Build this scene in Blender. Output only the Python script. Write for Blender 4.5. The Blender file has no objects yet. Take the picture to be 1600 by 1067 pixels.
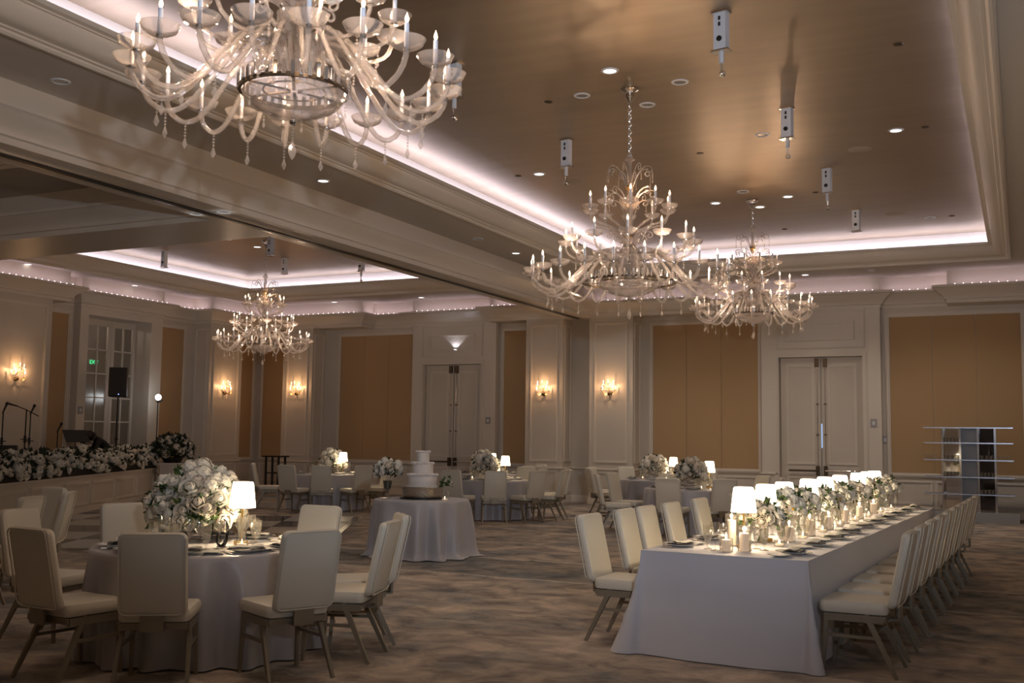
import bpy, bmesh, math, random
from math import sin, cos, pi, radians
from mathutils import Vector, Matrix
random.seed(7)
S = bpy.context.scene
COL = S.collection

# ------------------------------------------------------------ camera, world, exposure, big lights
CAM = Vector((0.0, 0.0, 1.58))
def cam_axes(yaw, pitch, roll):
    f = Vector((sin(yaw)*cos(pitch), cos(yaw)*cos(pitch), sin(pitch)))
    r = f.cross(Vector((0, 0, 1))).normalized(); u = r.cross(f)
    c, s = cos(roll), sin(roll)
    return r*c + u*s, u*c - r*s, f
RX, UX, FX = cam_axes(radians(-25.7503), radians(5.2268), radians(0.7588))
cd = bpy.data.cameras.new('camera'); cam = bpy.data.objects.new('camera', cd); COL.objects.link(cam)
cd.sensor_fit = 'HORIZONTAL'; cd.sensor_width = 36; cd.lens = 1650.0/1600*36; cd.clip_start = 0.05; cd.clip_end = 200
cam.matrix_world = Matrix(((RX.x, UX.x, -FX.x, CAM.x), (RX.y, UX.y, -FX.y, CAM.y), (RX.z, UX.z, -FX.z, CAM.z), (0, 0, 0, 1)))
S.camera = cam
W = bpy.data.worlds.new('world'); S.world = W; W.use_nodes = True
W.node_tree.nodes['Background'].inputs[0].default_value = (0.5, 0.5, 0.55, 1)
W.node_tree.nodes['Background'].inputs[1].default_value = 0.02
S.view_settings.view_transform = 'Standard'; S.view_settings.look = 'None'
S.view_settings.gamma = 1; S.view_settings.use_curve_mapping = False
S.view_settings.exposure = 0.42
cy = S.cycles
cy.use_denoising = True; cy.max_bounces = 8; cy.diffuse_bounces = 4; cy.glossy_bounces = 4
cy.transmission_bounces = 6; cy.transparent_max_bounces = 24
cy.caustics_reflective = False; cy.caustics_refractive = False
cy.sample_clamp_indirect = 4.0; cy.use_light_tree = True

WARM = (1.0, 0.62, 0.34); CANDLE = (1.0, 0.70, 0.48); LAMPC = (1.0, 0.72, 0.42); LEDC = (0.86, 0.80, 1.0); LEDP = (0.95, 0.72, 0.85)
def area(name, a, b, width, direction, watts, color):
    a, b = Vector(a), Vector(b); d = Vector(direction).normalized()
    ld = bpy.data.lights.new(name, 'AREA'); ld.shape = 'RECTANGLE'; ld.size = (b-a).length; ld.size_y = width
    ld.energy = watts; ld.color = color
    o = bpy.data.objects.new(name, ld); COL.objects.link(o)
    x = (b-a).normalized(); z = -d; y = z.cross(x).normalized(); z = x.cross(y)
    m = (a+b)/2
    o.matrix_world = Matrix(((x.x, y.x, z.x, m.x), (x.y, y.y, z.y, m.y), (x.z, y.z, z.z, m.z), (0, 0, 0, 1)))
    return o
def point(name, p, watts, color, radius=0.012):
    ld = bpy.data.lights.new(name, 'POINT'); ld.energy = watts; ld.color = color; ld.shadow_soft_size = radius
    o = bpy.data.objects.new(name, ld); COL.objects.link(o); o.location = p
    return o
def spot(name, p, target, watts, color, angle=60, blend=0.6, radius=0.05):
    ld = bpy.data.lights.new(name, 'SPOT'); ld.energy = watts; ld.color = color; ld.spot_size = radians(angle); ld.spot_blend = blend
    ld.shadow_soft_size = radius
    o = bpy.data.objects.new(name, ld); COL.objects.link(o); o.location = p
    o.rotation_euler = (Vector(target)-Vector(p)).to_track_quat('-Z', 'Y').to_euler()
    return o
# the photographer's cool lamp on a stand to the right of the camera (it throws the chandelier's shadow on the soffit)
spot('photographer_lamp', (0.75, 0.15, 2.55), (-2.6, 7.0, 5.2), 1050, (0.72, 0.84, 1.0), 86, 1.0, 0.06)
# added fill spots without fittings: soft general light and a back-wall wash from above
GEN = [(-7.0, 9.5, 75, 100), (-4.2, 8.6, 65, 100), (-1.5, 9.0, 8, 100), (-7.0, 14.5, 75, 100), (-1.8, 14.5, 10, 100), (-4.2, 15.2, 60, 100), (-7.2, 21.8, 112, 135), (-1.2, 22.4, 122, 135), (-4.2, 22.4, 95, 135),
       (-13.0, 16.5, 35, 100), (-17.0, 16.5, 8, 100), (-14.5, 21.8, 34, 120), (-13.0, 8.5, 45, 110), (-9.1, 22.6, 60, 130)]
for gx, gy, gw, ga in GEN:
    spot('downlight_fill', (gx, gy, 5.25 if gx > -9.6 else 5.2), (gx, gy, 0), gw, (1.0, 0.85, 0.72), ga, 1.0, 0.08)
# added warm fill outside the view for the front left ceiling; no chandelier built
point('left_front_fill', (-14.9, 5.6, 4.2), 34, (1.0, .72, .5), .4)
# LED strips lying in the cove troughs
TR = (-8.40, -0.17, 1.4, 23.0)       # main ceiling tray x0 x1 y0 y1
TL = (-19.35, -10.9, 15.0, 23.1)     # rear left tray
TF = (-19.0, -11.0, 2.0, 10.0)       # front left tray
def tray_led(t, wpm):
    x0, x1, y0, y1 = t; z = 5.53; k = .12
    area('cove_led', (x0+k, y0+k, z), (x0+k, y1-k, z), .07, (-.25, 0, 1), wpm*(y1-y0), LEDC)
    area('cove_led', (x1-k, y0+k, z), (x1-k, y1-k, z), .07, (.25, 0, 1), wpm*(y1-y0), LEDC)
    area('cove_led', (x0+k, y1-k, z), (x1-k, y1-k, z), .07, (0, .25, 1), wpm*(x1-x0), LEDC)
    area('cove_led', (x0+k, y0+k, z), (x1-k, y0+k, z), .07, (0, -.25, 1), wpm*(x1-x0), LEDC)
tray_led(TR, 3.8); tray_led(TL, 3.2); tray_led(TF, 1.6)
# wall crown LED runs: (a, b, outward wall normal towards the room)
CROWN_R = [(1.3, -1.5), (1.3, 24.4), (-1.36, 24.4), (-1.36, 25), (-2.8, 25), (-2.8, 24.78), (-5.46, 24.78), (-5.46, 25), (-6.9, 25), (-6.9, 24.4), (-9.6, 24.4), (-9.6, -1.5)]
CROWN_L = [(-10.25, 12.7), (-10.25, 24.4), (-12.4, 24.4), (-12.4, 24.78), (-14.97, 24.78), (-14.97, 25), (-16.4, 25), (-16.4, 24.4), (-19.9, 24.4), (-19.9, 22.3), (-20.5, 22.3), (-20.5, 20.9), (-20.28, 20.9), (-20.28, 18.20), (-20.5, 18.20), (-20.5, 17.5), (-19.9, 17.5), (-19.9, 12.7)]
def crown_led(poly, wpm, skip=()):
    for i in range(len(poly)-1):
        if i in skip: continue
        a, b = Vector(poly[i]+(0,)), Vector(poly[i+1]+(0,))
        if (b-a).length < 0.5: continue
        d = (b-a).normalized(); n = Vector((-d.y, d.x, 0))
        off = n*.16 + Vector((0, 0, 4.985))
        area('crown_led', a+d*.1+off, b-d*.1+off, .05, n*-.35+Vector((0, 0, 1)), wpm*(b-a).length, LEDP)
crown_led(CROWN_R, .45, (0, 10)); crown_led(CROWN_L, .46, (0,))

# ------------------------------------------------------------ mesh helpers
class MB:
    def __init__(s): s.v = []; s.f = []
    def add(s, vs, fs):
        k = len(s.v); s.v += [tuple(p) for p in vs]; s.f += [tuple(i+k for i in q) for q in fs]
    def box(s, x0, x1, y0, y1, z0, z1):
        s.add([(x0,y0,z0),(x1,y0,z0),(x1,y1,z0),(x0,y1,z0),(x0,y0,z1),(x1,y0,z1),(x1,y1,z1),(x0,y1,z1)],
              [(0,3,2,1),(4,5,6,7),(0,1,5,4),(1,2,6,5),(2,3,7,6),(3,0,4,7)])
    def bar(s, a, b, w, h=None, w2=None, h2=None, up=(0,0,1)):
        h = h or w; w2 = w2 or w; h2 = h2 or h
        a, b = Vector(a), Vector(b); d = (b-a).normalized(); u = Vector(up)
        if abs(d.dot(u)) > .95: u = Vector((0, 1, 0))
        x = d.cross(u).normalized(); y = x.cross(d)
        vs = [a+x*(i*w/2)+y*(j*h/2) for i, j in ((-1,-1),(1,-1),(1,1),(-1,1))] + [b+x*(i*w2/2)+y*(j*h2/2) for i, j in ((-1,-1),(1,-1),(1,1),(-1,1))]
        s.add(vs, [(0,3,2,1),(4,5,6,7),(0,1,5,4),(1,2,6,5),(2,3,7,6),(3,0,4,7)])
    def lathe(s, prof, n=16, c=(0,0,0), fold=None):
        vs = []; m = len(prof)
        for i in range(n):
            t = 2*pi*i/n
            for j, (r, z) in enumerate(prof):
                rr = r if fold is None else r + fold(t, j)
                vs.append((c[0]+rr*cos(t), c[1]+rr*sin(t), c[2]+z))
        fs = []
        for i in range(n):
            k = (i+1) % n
            for j in range(m-1):
                fs.append((i*m+j, k*m+j, k*m+j+1, i*m+j+1))
        s.add(vs, fs)
    def tube(s, pts, r, n=8, cap=True, twist=0, lobes=0, depth=.16):
        pts = [Vector(p) for p in pts]; m = len(pts); rs = r if isinstance(r, (list, tuple)) else [r]*m
        vs = []; up = None
        for i, p in enumerate(pts):
            d = (pts[min(i+1, m-1)]-pts[max(i-1, 0)]).normalized()
            if up is None:
                up = Vector((0, 0, 1)) if abs(d.z) < .9 else Vector((1, 0, 0))
            x = d.cross(up)
            if x.length < 1e-5: x = d.cross(Vector((0.3, 1, 0.2)))
            x.normalize(); y = x.cross(d).normalized(); up = y
            for k in range(n):
                t = 2*pi*k/n; q = rs[i]*(1+depth*cos(lobes*t+twist*i)) if lobes else rs[i]; vs.append(p + x*(cos(t)*q) + y*(sin(t)*q))
        fs = [(i*n+k, i*n+(k+1) % n, (i+1)*n+(k+1) % n, (i+1)*n+k) for i in range(m-1) for k in range(n)]
        if cap: fs += [tuple(range(n-1, -1, -1)), tuple(range((m-1)*n, m*n))]
        s.add(vs, fs)
    def grid(s, fn, nu, nv, wrap=False):
        vs = [fn(i/nu, j/nv) for i in range(nu+1) for j in range(nv+1)]
        fs = [(i*(nv+1)+j, (i+1)*(nv+1)+j, (i+1)*(nv+1)+j+1, i*(nv+1)+j+1) for i in range(nu) for j in range(nv)]
        s.add(vs, fs)
    def ball(s, c, r, n=10, sz=1.0):
        m = max(4, n//2)
        s.lathe([(r*sin(pi*j/m)+1e-4, -r*sz*cos(pi*j/m)) for j in range(m+1)], n, c)
    def mesh(s, name, mat, smooth=True, angle=38, fix=True):
        me = bpy.data.meshes.new(name); me.from_pydata(s.v, [], s.f); me.update()
        if fix:
            bm = bmesh.new(); bm.from_mesh(me); bmesh.ops.recalc_face_normals(bm, faces=bm.faces); bm.to_mesh(me); bm.free()
        if smooth:
            me.shade_smooth(); me.set_sharp_from_angle(angle=radians(angle))
        if mat: me.materials.append(mat)
        return me
    def build(s, name, mat, parent=None, **k):
        return inst(name, s.mesh(name, mat, **k), parent)
def inst(name, me, parent=None, loc=None, rot=None, scale=None):
    o = bpy.data.objects.new(name, me); COL.objects.link(o)
    if parent: o.parent = parent
    if loc is not None: o.location = loc
    if rot is not None: o.rotation_euler = rot
    if scale is not None: o.scale = (scale,)*3 if isinstance(scale, (int, float)) else scale
    return o
def tag(o, label=None, cat=None, group=None, kind=None):
    if label: o['label'] = label
    if cat: o['category'] = cat
    if group: o['group'] = group
    if kind: o['kind'] = kind
    return o
def thing(name, loc, label, cat, group=None, rz=0.0):
    o = bpy.data.objects.new(name, None); COL.objects.link(o); o.empty_display_size = .1
    o.location = loc; o.rotation_euler = (0, 0, rz)
    return tag(o, label, cat, group)
def copy_tree(o, parent=None):
    c = o.copy(); COL.objects.link(c)
    if parent: c.parent = parent
    for ch in list(o.children): copy_tree(ch, c)
    return c
def struct(name, mb, m, parent=None, **k):
    o = mb.build(name, m, parent, **k)
    if not parent: o['kind'] = 'structure'
    return o
def rrect(w, h, r, n=5):
    pts = []
    for cx, cz, a0 in ((w/2-r, h/2-r, 0), (-w/2+r, h/2-r, 90), (-w/2+r, -h/2+r, 180), (w/2-r, -h/2+r, 270)):
        for k in range(n+1):
            a = radians(a0+90*k/n); pts.append((cx+r*cos(a), cz+r*sin(a)))
    return pts
def slab(mb, w, h, t, rc, re, fn, n=5):
    """padded slab: rounded outline in (u,v), thickness along w, mapped by fn(u,v,w)"""
    lay = [(re, 0), (re*.3, re*.3), (0, re), (0, t-re), (re*.3, t-re*.3), (re, t)]
    vs = []; out0 = rrect(w, h, rc, n); m = len(out0)
    for ins, tt in lay:
        for (u, v) in rrect(w-2*ins, h-2*ins, max(rc-ins, .004), n): vs.append(fn(u, v, tt))
    fs = [(i*m+k, i*m+(k+1) % m, (i+1)*m+(k+1) % m, (i+1)*m+k) for i in range(len(lay)-1) for k in range(m)]
    fs += [tuple(range(m-1, -1, -1)), tuple(range((len(lay)-1)*m, len(lay)*m))]
    mb.add(vs, fs)
def sweep(mb, poly, prof, closed=False):
    """profile (d, z): d = distance to the left of the walking direction"""
    n = len(poly); P = [Vector((p[0], p[1])) for p in poly]; vs = []
    for i in range(n):
        def nrm(a, b):
            d = (b-a).normalized(); return Vector((-d.y, d.x))
        if closed: n1 = nrm(P[i-1], P[i]); n2 = nrm(P[i], P[(i+1) % n])
        else:
            n2 = nrm(P[i], P[i+1]) if i < n-1 else None
            n1 = nrm(P[i-1], P[i]) if i > 0 else n2
            n2 = n2 or n1
        mt = (n1+n2); mt = mt/(1+n1.dot(n2)) if (1+n1.dot(n2)) > .05 else n1
        for d, z in prof: vs.append((P[i].x+mt.x*d, P[i].y+mt.y*d, z))
    m = len(prof); fs = []
    for i in range(n if closed else n-1):
        k = (i+1) % n
        for j in range(m-1): fs.append((i*m+j, k*m+j, k*m+j+1, i*m+j+1))
    mb.add(vs, fs)

# ------------------------------------------------------------ materials
def mat(name, color=(.8,.8,.8), rough=.5, metal=0.0, spec=.5, noise=None, bump=None, trans=0, emit=None, sheen=0, coat=0):
    m = bpy.data.materials.new(name); m.use_nodes = True; nt = m.node_tree; b = nt.nodes['Principled BSDF']
    b.inputs['Base Color'].default_value = (*color, 1); b.inputs['Roughness'].default_value = rough
    b.inputs['Metallic'].default_value = metal; b.inputs['Specular IOR Level'].default_value = spec
    b.inputs['Transmission Weight'].default_value = trans; b.inputs['Sheen Weight'].default_value = sheen
    b.inputs['Coat Weight'].default_value = coat
    if emit:
        b.inputs['Emission Color'].default_value = (*emit[0], 1); b.inputs['Emission Strength'].default_value = emit[1]
    if noise or bump:
        tc = nt.nodes.new('ShaderNodeTexCoord'); mp = nt.nodes.new('ShaderNodeMapping')
        nt.links.new(tc.outputs['Object'], mp.inputs['Vector'])
    if noise:   # (color2, scale, (sx,sy,sz), contrast)
        c2, sc, ms, con = noise
        mp.inputs['Scale'].default_value = ms
        nz = nt.nodes.new('ShaderNodeTexNoise'); nz.inputs['Scale'].default_value = sc; nz.inputs['Detail'].default_value = 6
        nt.links.new(mp.outputs[0], nz.inputs['Vector'])
        cr = nt.nodes.new('ShaderNodeValToRGB'); cr.color_ramp.elements[0].position = .5-con; cr.color_ramp.elements[1].position = .5+con
        cr.color_ramp.elements[0].color = (*c2, 1); cr.color_ramp.elements[1].color = (*color, 1)
        nt.links.new(nz.outputs['Fac'], cr.inputs[0]); nt.links.new(cr.outputs[0], b.inputs['Base Color'])
    if bump:    # (scale, strength)
        nb = nt.nodes.new('ShaderNodeTexNoise'); nb.inputs['Scale'].default_value = bump[0]; nb.inputs['Detail'].default_value = 4
        nt.links.new(tc.outputs['Object'], nb.inputs['Vector'])
        bp = nt.nodes.new('ShaderNodeBump'); bp.inputs['Strength'].default_value = bump[1]; bp.inputs['Distance'].default_value = .01
        nt.links.new(nb.outputs['Fac'], bp.inputs['Height']); nt.links.new(bp.outputs[0], b.inputs['Normal'])
    return m
def glow(name, color, strength, sample=True):
    m = bpy.data.materials.new(name); m.use_nodes = True; nt = m.node_tree; nt.nodes.clear()
    e = nt.nodes.new('ShaderNodeEmission'); o = nt.nodes.new('ShaderNodeOutputMaterial')
    e.inputs[0].default_value = (*color, 1); e.inputs[1].default_value = strength
    nt.links.new(e.outputs[0], o.inputs[0])
    if not sample: m.cycles.emission_sampling = 'NONE'
    return m
def thin_glass(name, tint=(1, 1, 1), body=.06, bodycol=(.9, .9, .9), rough=.02, edge=.85, base=.05, twist=None):
    """thin clear glass: grazing-angle gloss over transparency, with a little milky body"""
    m = bpy.data.materials.new(name); m.use_nodes = True; nt = m.node_tree; nt.nodes.clear(); N = nt.nodes.new; L = nt.links.new
    o = N('ShaderNodeOutputMaterial'); g = N('ShaderNodeBsdfGlossy'); t = N('ShaderNodeBsdfTransparent'); d = N('ShaderNodeBsdfDiffuse'); tl = N('ShaderNodeBsdfTranslucent')
    g.inputs['Roughness'].default_value = rough; t.inputs[0].default_value = (*tint, 1); d.inputs[0].default_value = (*bodycol, 1); tl.inputs[0].default_value = (*bodycol, 1)
    lw = N('ShaderNodeLayerWeight'); lw.inputs[0].default_value = .5; pw = N('ShaderNodeMath'); pw.operation = 'POWER'; pw.inputs[1].default_value = 3.2; L(lw.outputs['Facing'], pw.inputs[0])
    ma = N('ShaderNodeMath'); ma.operation = 'MULTIPLY_ADD'; ma.inputs[1].default_value = edge; ma.inputs[2].default_value = base; ma.use_clamp = True; L(pw.outputs[0], ma.inputs[0])
    mx = N('ShaderNodeMixShader'); mb_ = N('ShaderNodeMixShader'); md = N('ShaderNodeMixShader')
    L(d.outputs[0], md.inputs[1]); L(tl.outputs[0], md.inputs[2]); md.inputs[0].default_value = .5
    mb_.inputs[0].default_value = body; L(t.outputs[0], mb_.inputs[1]); L(md.outputs[0], mb_.inputs[2])
    L(ma.outputs[0], mx.inputs[0]); L(mb_.outputs[0], mx.inputs[1]); L(g.outputs[0], mx.inputs[2]); L(mx.outputs[0], o.inputs[0])
    if twist:
        tc = N('ShaderNodeTexCoord'); w = N('ShaderNodeTexWave'); w.inputs['Scale'].default_value = twist; w.bands_direction = 'DIAGONAL'
        L(tc.outputs['Object'], w.inputs['Vector']); bp = N('ShaderNodeBump'); bp.inputs['Strength'].default_value = .6; bp.inputs['Distance'].default_value = .01
        L(w.outputs['Fac'], bp.inputs['Height']); L(bp.outputs[0], g.inputs['Normal']); L(bp.outputs[0], d.inputs['Normal'])
    return m

PAINT = mat('wall_paint', (.66, .60, .52), .45, noise=((.60, .54, .47), 1.3, (1, 1, 1), .3))
TRIM = mat('trim_paint', (.70, .64, .56), .38)
SOFFIT = mat('soffit_paint', (.58, .54, .49), .6, noise=((.54, .50, .45), .6, (1, 1, 1), .3))
FABRIC = mat('gold_wall_fabric', (.50, .335, .18), .75, noise=((.44, .285, .145), 90, (1, 1, 6), .3), bump=(400, .15))
VINYL = mat('ivory_vinyl', (.68, .64, .55), .42, bump=(160, .08))
CHFRAME = mat('taupe_metal', (.27, .235, .18), .42, metal=.35)
SATIN = mat('silver_satin', (.42, .41, .44), .38, sheen=.3, noise=((.38, .37, .40), 3, (1, 1, .3), .3))
LINEN = mat('silver_linen', (.57, .57, .63), .65, sheen=.2, bump=(300, .12))
PORC = mat('white_porcelain', (.82, .82, .80), .15, coat=.4)
NAPK = mat('dark_napkin', (.12, .115, .11), .8)
NAPW = mat('grey_napkin', (.55, .54, .52), .75)
STEEL = mat('polished_steel', (.75, .73, .70), .18, metal=1)
CHROME = mat('chrome', (.72, .72, .74), .1, metal=1)
BRASS = mat('brass', (.80, .52, .18), .25, metal=1)
BRONZE = mat('dark_bronze', (.10, .075, .05), .35, metal=.8)
BLACK = mat('black_plastic', (.012, .012, .012), .5)
BLACKM = mat('black_metal', (.016, .015, .014), .4, metal=.4)
WHITEP = mat('white_metal', (.72, .74, .78), .4)
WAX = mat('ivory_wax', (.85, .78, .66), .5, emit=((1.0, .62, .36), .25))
CANW = mat('white_candle_tube', (.80, .82, .90), .4)
PETAL = mat('white_petals', (.86, .83, .75), .6, noise=((.80, .76, .66), 25, (1, 1, 1), .3))
PETAL2 = mat('cream_petals', (.84, .76, .64), .6)
LEAF = mat('green_leaves', (.07, .12, .03), .5, noise=((.035, .07, .018), 12, (1, 1, 1), .3))
LEAFD = mat('dark_leaves', (.03, .045, .018), .55, noise=((.015, .025, .01), 12, (1, 1, 1), .3))
ICING = mat('white_icing', (.80, .76, .74), .55, bump=(60, .3))
FLAME = glow('flame_bulb', (1.0, .66, .40), 6.0, False)
FIRE = glow('candle_flame', (1.0, .72, .38), 14.0, False)
SHADE = glow('lit_lamp_shade', (1.0, .80, .54), 6.0)
DOWN = glow('downlight_lens', (1.0, .93, .85), 2.2, False)
LEDB = glow('led_bead', (1.0, .85, .90), 1.5, False)
GLASS = thin_glass('clear_glass', (.99,.99,.98), .015, (1,.96,.92), .04, .95, .10)
WATER = thin_glass('iced_water', (.97,.97,.95), .08, (.95,.93,.90), .05, .5, .03)
CRYSTAL = thin_glass('crystal', (.97,.95,.94), .22, (1,.95,.92), .06, .8, .10)
ROPE = thin_glass('twisted_glass', (.95,.93,.92), .25, (1,.95,.93), .10, .7, .22, 60)
PANE = thin_glass('window_glass', (.85,.85,.82), .10, (.6,.56,.5), .22, .6, .12)
MIRROR = mat('mirror', (.8, .8, .8), .03, metal=1)
GREYP = mat('grey_panel', (.34, .33, .33), .4, metal=.3)

def carpet_mat():
    m = bpy.data.materials.new('patterned_carpet'); m.use_nodes = True; nt = m.node_tree; N = nt.nodes.new; L = nt.links.new
    b = nt.nodes['Principled BSDF']; b.inputs['Roughness'].default_value = .9; b.inputs['Specular IOR Level'].default_value = .15
    tc = N('ShaderNodeTexCoord')
    def noise(scale, sx, sy, det=8, dist=0.0):
        mp = N('ShaderNodeMapping'); mp.inputs['Scale'].default_value = (sx, sy, 1); L(tc.outputs['Object'], mp.inputs[0])
        n = N('ShaderNodeTexNoise'); n.inputs['Scale'].default_value = scale; n.inputs['Detail'].default_value = det; n.inputs['Roughness'].default_value = .62; n.inputs['Distortion'].default_value = dist
        L(mp.outputs[0], n.inputs[0]); return n
    def ramp(src, stops):
        r = N('ShaderNodeValToRGB'); e = r.color_ramp.elements
        while len(e) < len(stops): e.new(.5)
        for k, (p, c) in enumerate(stops): e[k].position = p; e[k].color = (*c, 1)
        L(src, r.inputs[0]); return r
    n1 = noise(.75, 1, 1.1, 9, 1.2); n2 = noise(2.6, 1, 1.2, 10, .6); n3 = noise(90, 1, 1, 3)
    c1 = ramp(n1.outputs['Fac'], [(.34, (.25, .255, .26)), (.46, (.37, .325, .285)), (.56, (.46, .385, .325)), (.70, (.60, .53, .46))])
    c2 = ramp(n2.outputs['Fac'], [(.36, (.55, .55, .58)), (.50, (.95, .94, .93)), (.64, (1.30, 1.24, 1.18))])
    mx = N('ShaderNodeMix'); mx.data_type = 'RGBA'; mx.blend_type = 'MULTIPLY'; mx.inputs[0].default_value = 1
    L(c1.outputs[0], mx.inputs[6]); L(c2.outputs[0], mx.inputs[7])
    # woven border bands across the room: bands of greyer ground with light edge lines
    sp = N('ShaderNodeSeparateXYZ'); L(tc.outputs['Object'], sp.inputs[0])
    wob = N('ShaderNodeMath'); wob.operation = 'MULTIPLY_ADD'; L(n2.outputs['Fac'], wob.inputs[0]); wob.inputs[1].default_value = .35; L(sp.outputs[1], wob.inputs[2])
    md = N('ShaderNodeMath'); md.operation = 'PINGPONG'; L(wob.outputs[0], md.inputs[0]); md.inputs[1].default_value = 6.0
    gt = ramp(md.outputs[0], [(0, (.80, .82, .86))])
    bd = N('ShaderNodeMapRange'); bd.inputs[1].default_value = .80; bd.inputs[2].default_value = .86; L(md.outputs[0], bd.inputs[0])
    ln = N('ShaderNodeMath'); ln.operation = 'COMPARE'; L(md.outputs[0], ln.inputs[0]); ln.inputs[1].default_value = .84; ln.inputs[2].default_value = .045
    m2 = N('ShaderNodeMix'); m2.data_type = 'RGBA'; m2.blend_type = 'MULTIPLY'; m2.inputs[7].default_value = (.72, .76, .80, 1)
    iv = N('ShaderNodeMath'); iv.operation = 'SUBTRACT'; iv.inputs[0].default_value = 1; L(bd.outputs[0], iv.inputs[1]); L(iv.outputs[0], m2.inputs[0]); L(mx.outputs[2], m2.inputs[6])
    m3 = N('ShaderNodeMix'); m3.data_type = 'RGBA'; m3.inputs[7].default_value = (.62, .54, .46, 1)
    lf = N('ShaderNodeMath'); lf.operation = 'MULTIPLY'; lf.inputs[1].default_value = .55; L(ln.outputs[0], lf.inputs[0]); L(lf.outputs[0], m3.inputs[0]); L(m2.outputs[2], m3.inputs[6])
    L(m3.outputs[2], b.inputs['Base Color'])
    bp = N('ShaderNodeBump'); bp.inputs['Strength'].default_value = .35; bp.inputs['Distance'].default_value = .006; L(n3.outputs['Fac'], bp.inputs['Height']); L(bp.outputs[0], b.inputs['Normal'])
    return m
CARPET = carpet_mat()
def leaf_mat():
    m = bpy.data.materials.new('gold_leaf_ceiling'); m.use_nodes = True; nt = m.node_tree; N = nt.nodes.new; L = nt.links.new
    b = nt.nodes['Principled BSDF']; b.inputs['Metallic'].default_value = .9
    tc = N('ShaderNodeTexCoord'); mp = N('ShaderNodeMapping'); mp.inputs['Scale'].default_value = (.5, 3.0, 1); L(tc.outputs['Object'], mp.inputs[0])
    n = N('ShaderNodeTexNoise'); n.inputs['Scale'].default_value = 1.4; n.inputs['Detail'].default_value = 8; L(mp.outputs[0], n.inputs[0])
    r = N('ShaderNodeValToRGB'); r.color_ramp.elements[0].position = .3; r.color_ramp.elements[1].position = .72
    r.color_ramp.elements[0].color = (.39, .32, .24, 1); r.color_ramp.elements[1].color = (.46, .38, .285, 1); L(n.outputs['Fac'], r.inputs[0]); L(r.outputs[0], b.inputs['Base Color'])
    q = N('ShaderNodeMapRange'); q.inputs[3].default_value = .36; q.inputs[4].default_value = .5; L(n.outputs['Fac'], q.inputs[0]); L(q.outputs[0], b.inputs['Roughness'])
    bp = N('ShaderNodeBump'); bp.inputs['Strength'].default_value = .12; bp.inputs['Distance'].default_value = .02; L(n.outputs['Fac'], bp.inputs['Height']); L(bp.outputs[0], b.inputs['Normal'])
    return m
GOLDC = leaf_mat()
# ------------------------------------------------------------ room shell
XL, XR, YB, YF, ZS, ZC = -20.5, 1.3, 25.0, -1.5, 5.30, 5.85
m = MB(); m.box(XL-.3, XR+.1, YF-.1, YB+.3, -.1, 0); struct('floor', m, CARPET, smooth=False)
m = MB()
def plate_with_holes(mb, x0, x1, y0, y1, holes, z0, z1):
    ys = sorted({y0, y1, *[h[2] for h in holes], *[h[3] for h in holes]})
    for a, b in zip(ys[:-1], ys[1:]):
        hs = [h for h in holes if h[2] <= a and h[3] >= b]
        xs = [x0] + [q for h in sorted(hs) for q in (h[0], h[1])] + [x1]
        for k in range(0, len(xs), 2): mb.box(xs[k], xs[k+1], a, b, z0, z1)
plate_with_holes(m, -9.6, XR, YF, YB, [TR], ZS, ZS+.05)
plate_with_holes(m, XL, -10.25, YF, YB, [TL, TF], ZS, ZS+.05)
struct('ceiling', m, SOFFIT, smooth=False)
m = MB()
for t in (TR, TL, TF): m.box(t[0]-.05, t[1]+.05, t[2]-.05, t[3]+.05, ZC, ZC+.05)
struct('ceiling_tray', m, GOLDC, smooth=False)
TRAYPROF = [(-.07,5.31),(-.07,5.275),(-.045,5.255),(-.015,5.255),(.01,5.275),(.012,5.295),(.05,5.30),(.06,5.315),(.10,5.325),(.17,5.37),(.23,5.44),(.255,5.50),(.275,5.505),(.28,5.52),(.33,5.53),(.33,5.58),(.28,5.58),(.26,5.51),(-.02,5.50),(-.02,5.86)]
for i, t in enumerate((TR, TL, TF)):
    m = MB(); sweep(m, [(t[0],t[2]),(t[1],t[2]),(t[1],t[3]),(t[0],t[3])], TRAYPROF, True)
    o = struct('trim_%d' % (i+1), m, TRIM, fix=False)
CROWNP = [(.006,5.30),(.006,4.97),(.27,4.97),(.30,4.96),(.30,4.92),(.275,4.91),(.26,4.89),(.19,4.84),(.11,4.77),(.075,4.72),(.07,4.685),(.03,4.675),(.03,4.60),(0,4.60)]
m = MB(); sweep(m, CROWN_R, CROWNP); struct('trim_4', m, TRIM, fix=False)
m = MB(); sweep(m, CROWN_L, CROWNP); struct('trim_5', m, TRIM, fix=False)
m = MB(); sweep(m, [(-20.5, 11.45), (-10.25, 11.45)][::-1], CROWNP); sweep(m, [(-10.25, -1.5), (-10.25, 11.45)], CROWNP); struct('trim_6', m, TRIM, fix=False)
m = MB(); sweep(m, [(-10.25, 12.7), (-19.9, 12.7)][::-1], CROWNP); struct('trim_7', m, TRIM, fix=False)
# valance boxes that carry the stepped crown over the fabric bays
m = MB()
for x0, x1 in ((-1.36, XR), (-9.6, -6.9), (-12.4, -10.25), (-19.9, -16.4)): m.box(x0, x1, 24.4, YB, 4.60, 5.30)
m.box(XL, -19.9, 22.3, YB, 4.60, 5.30); m.box(XL, -19.9, 12.7, 17.5, 4.60, 5.30)
struct('trim_8', m, TRIM, smooth=False)
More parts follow.
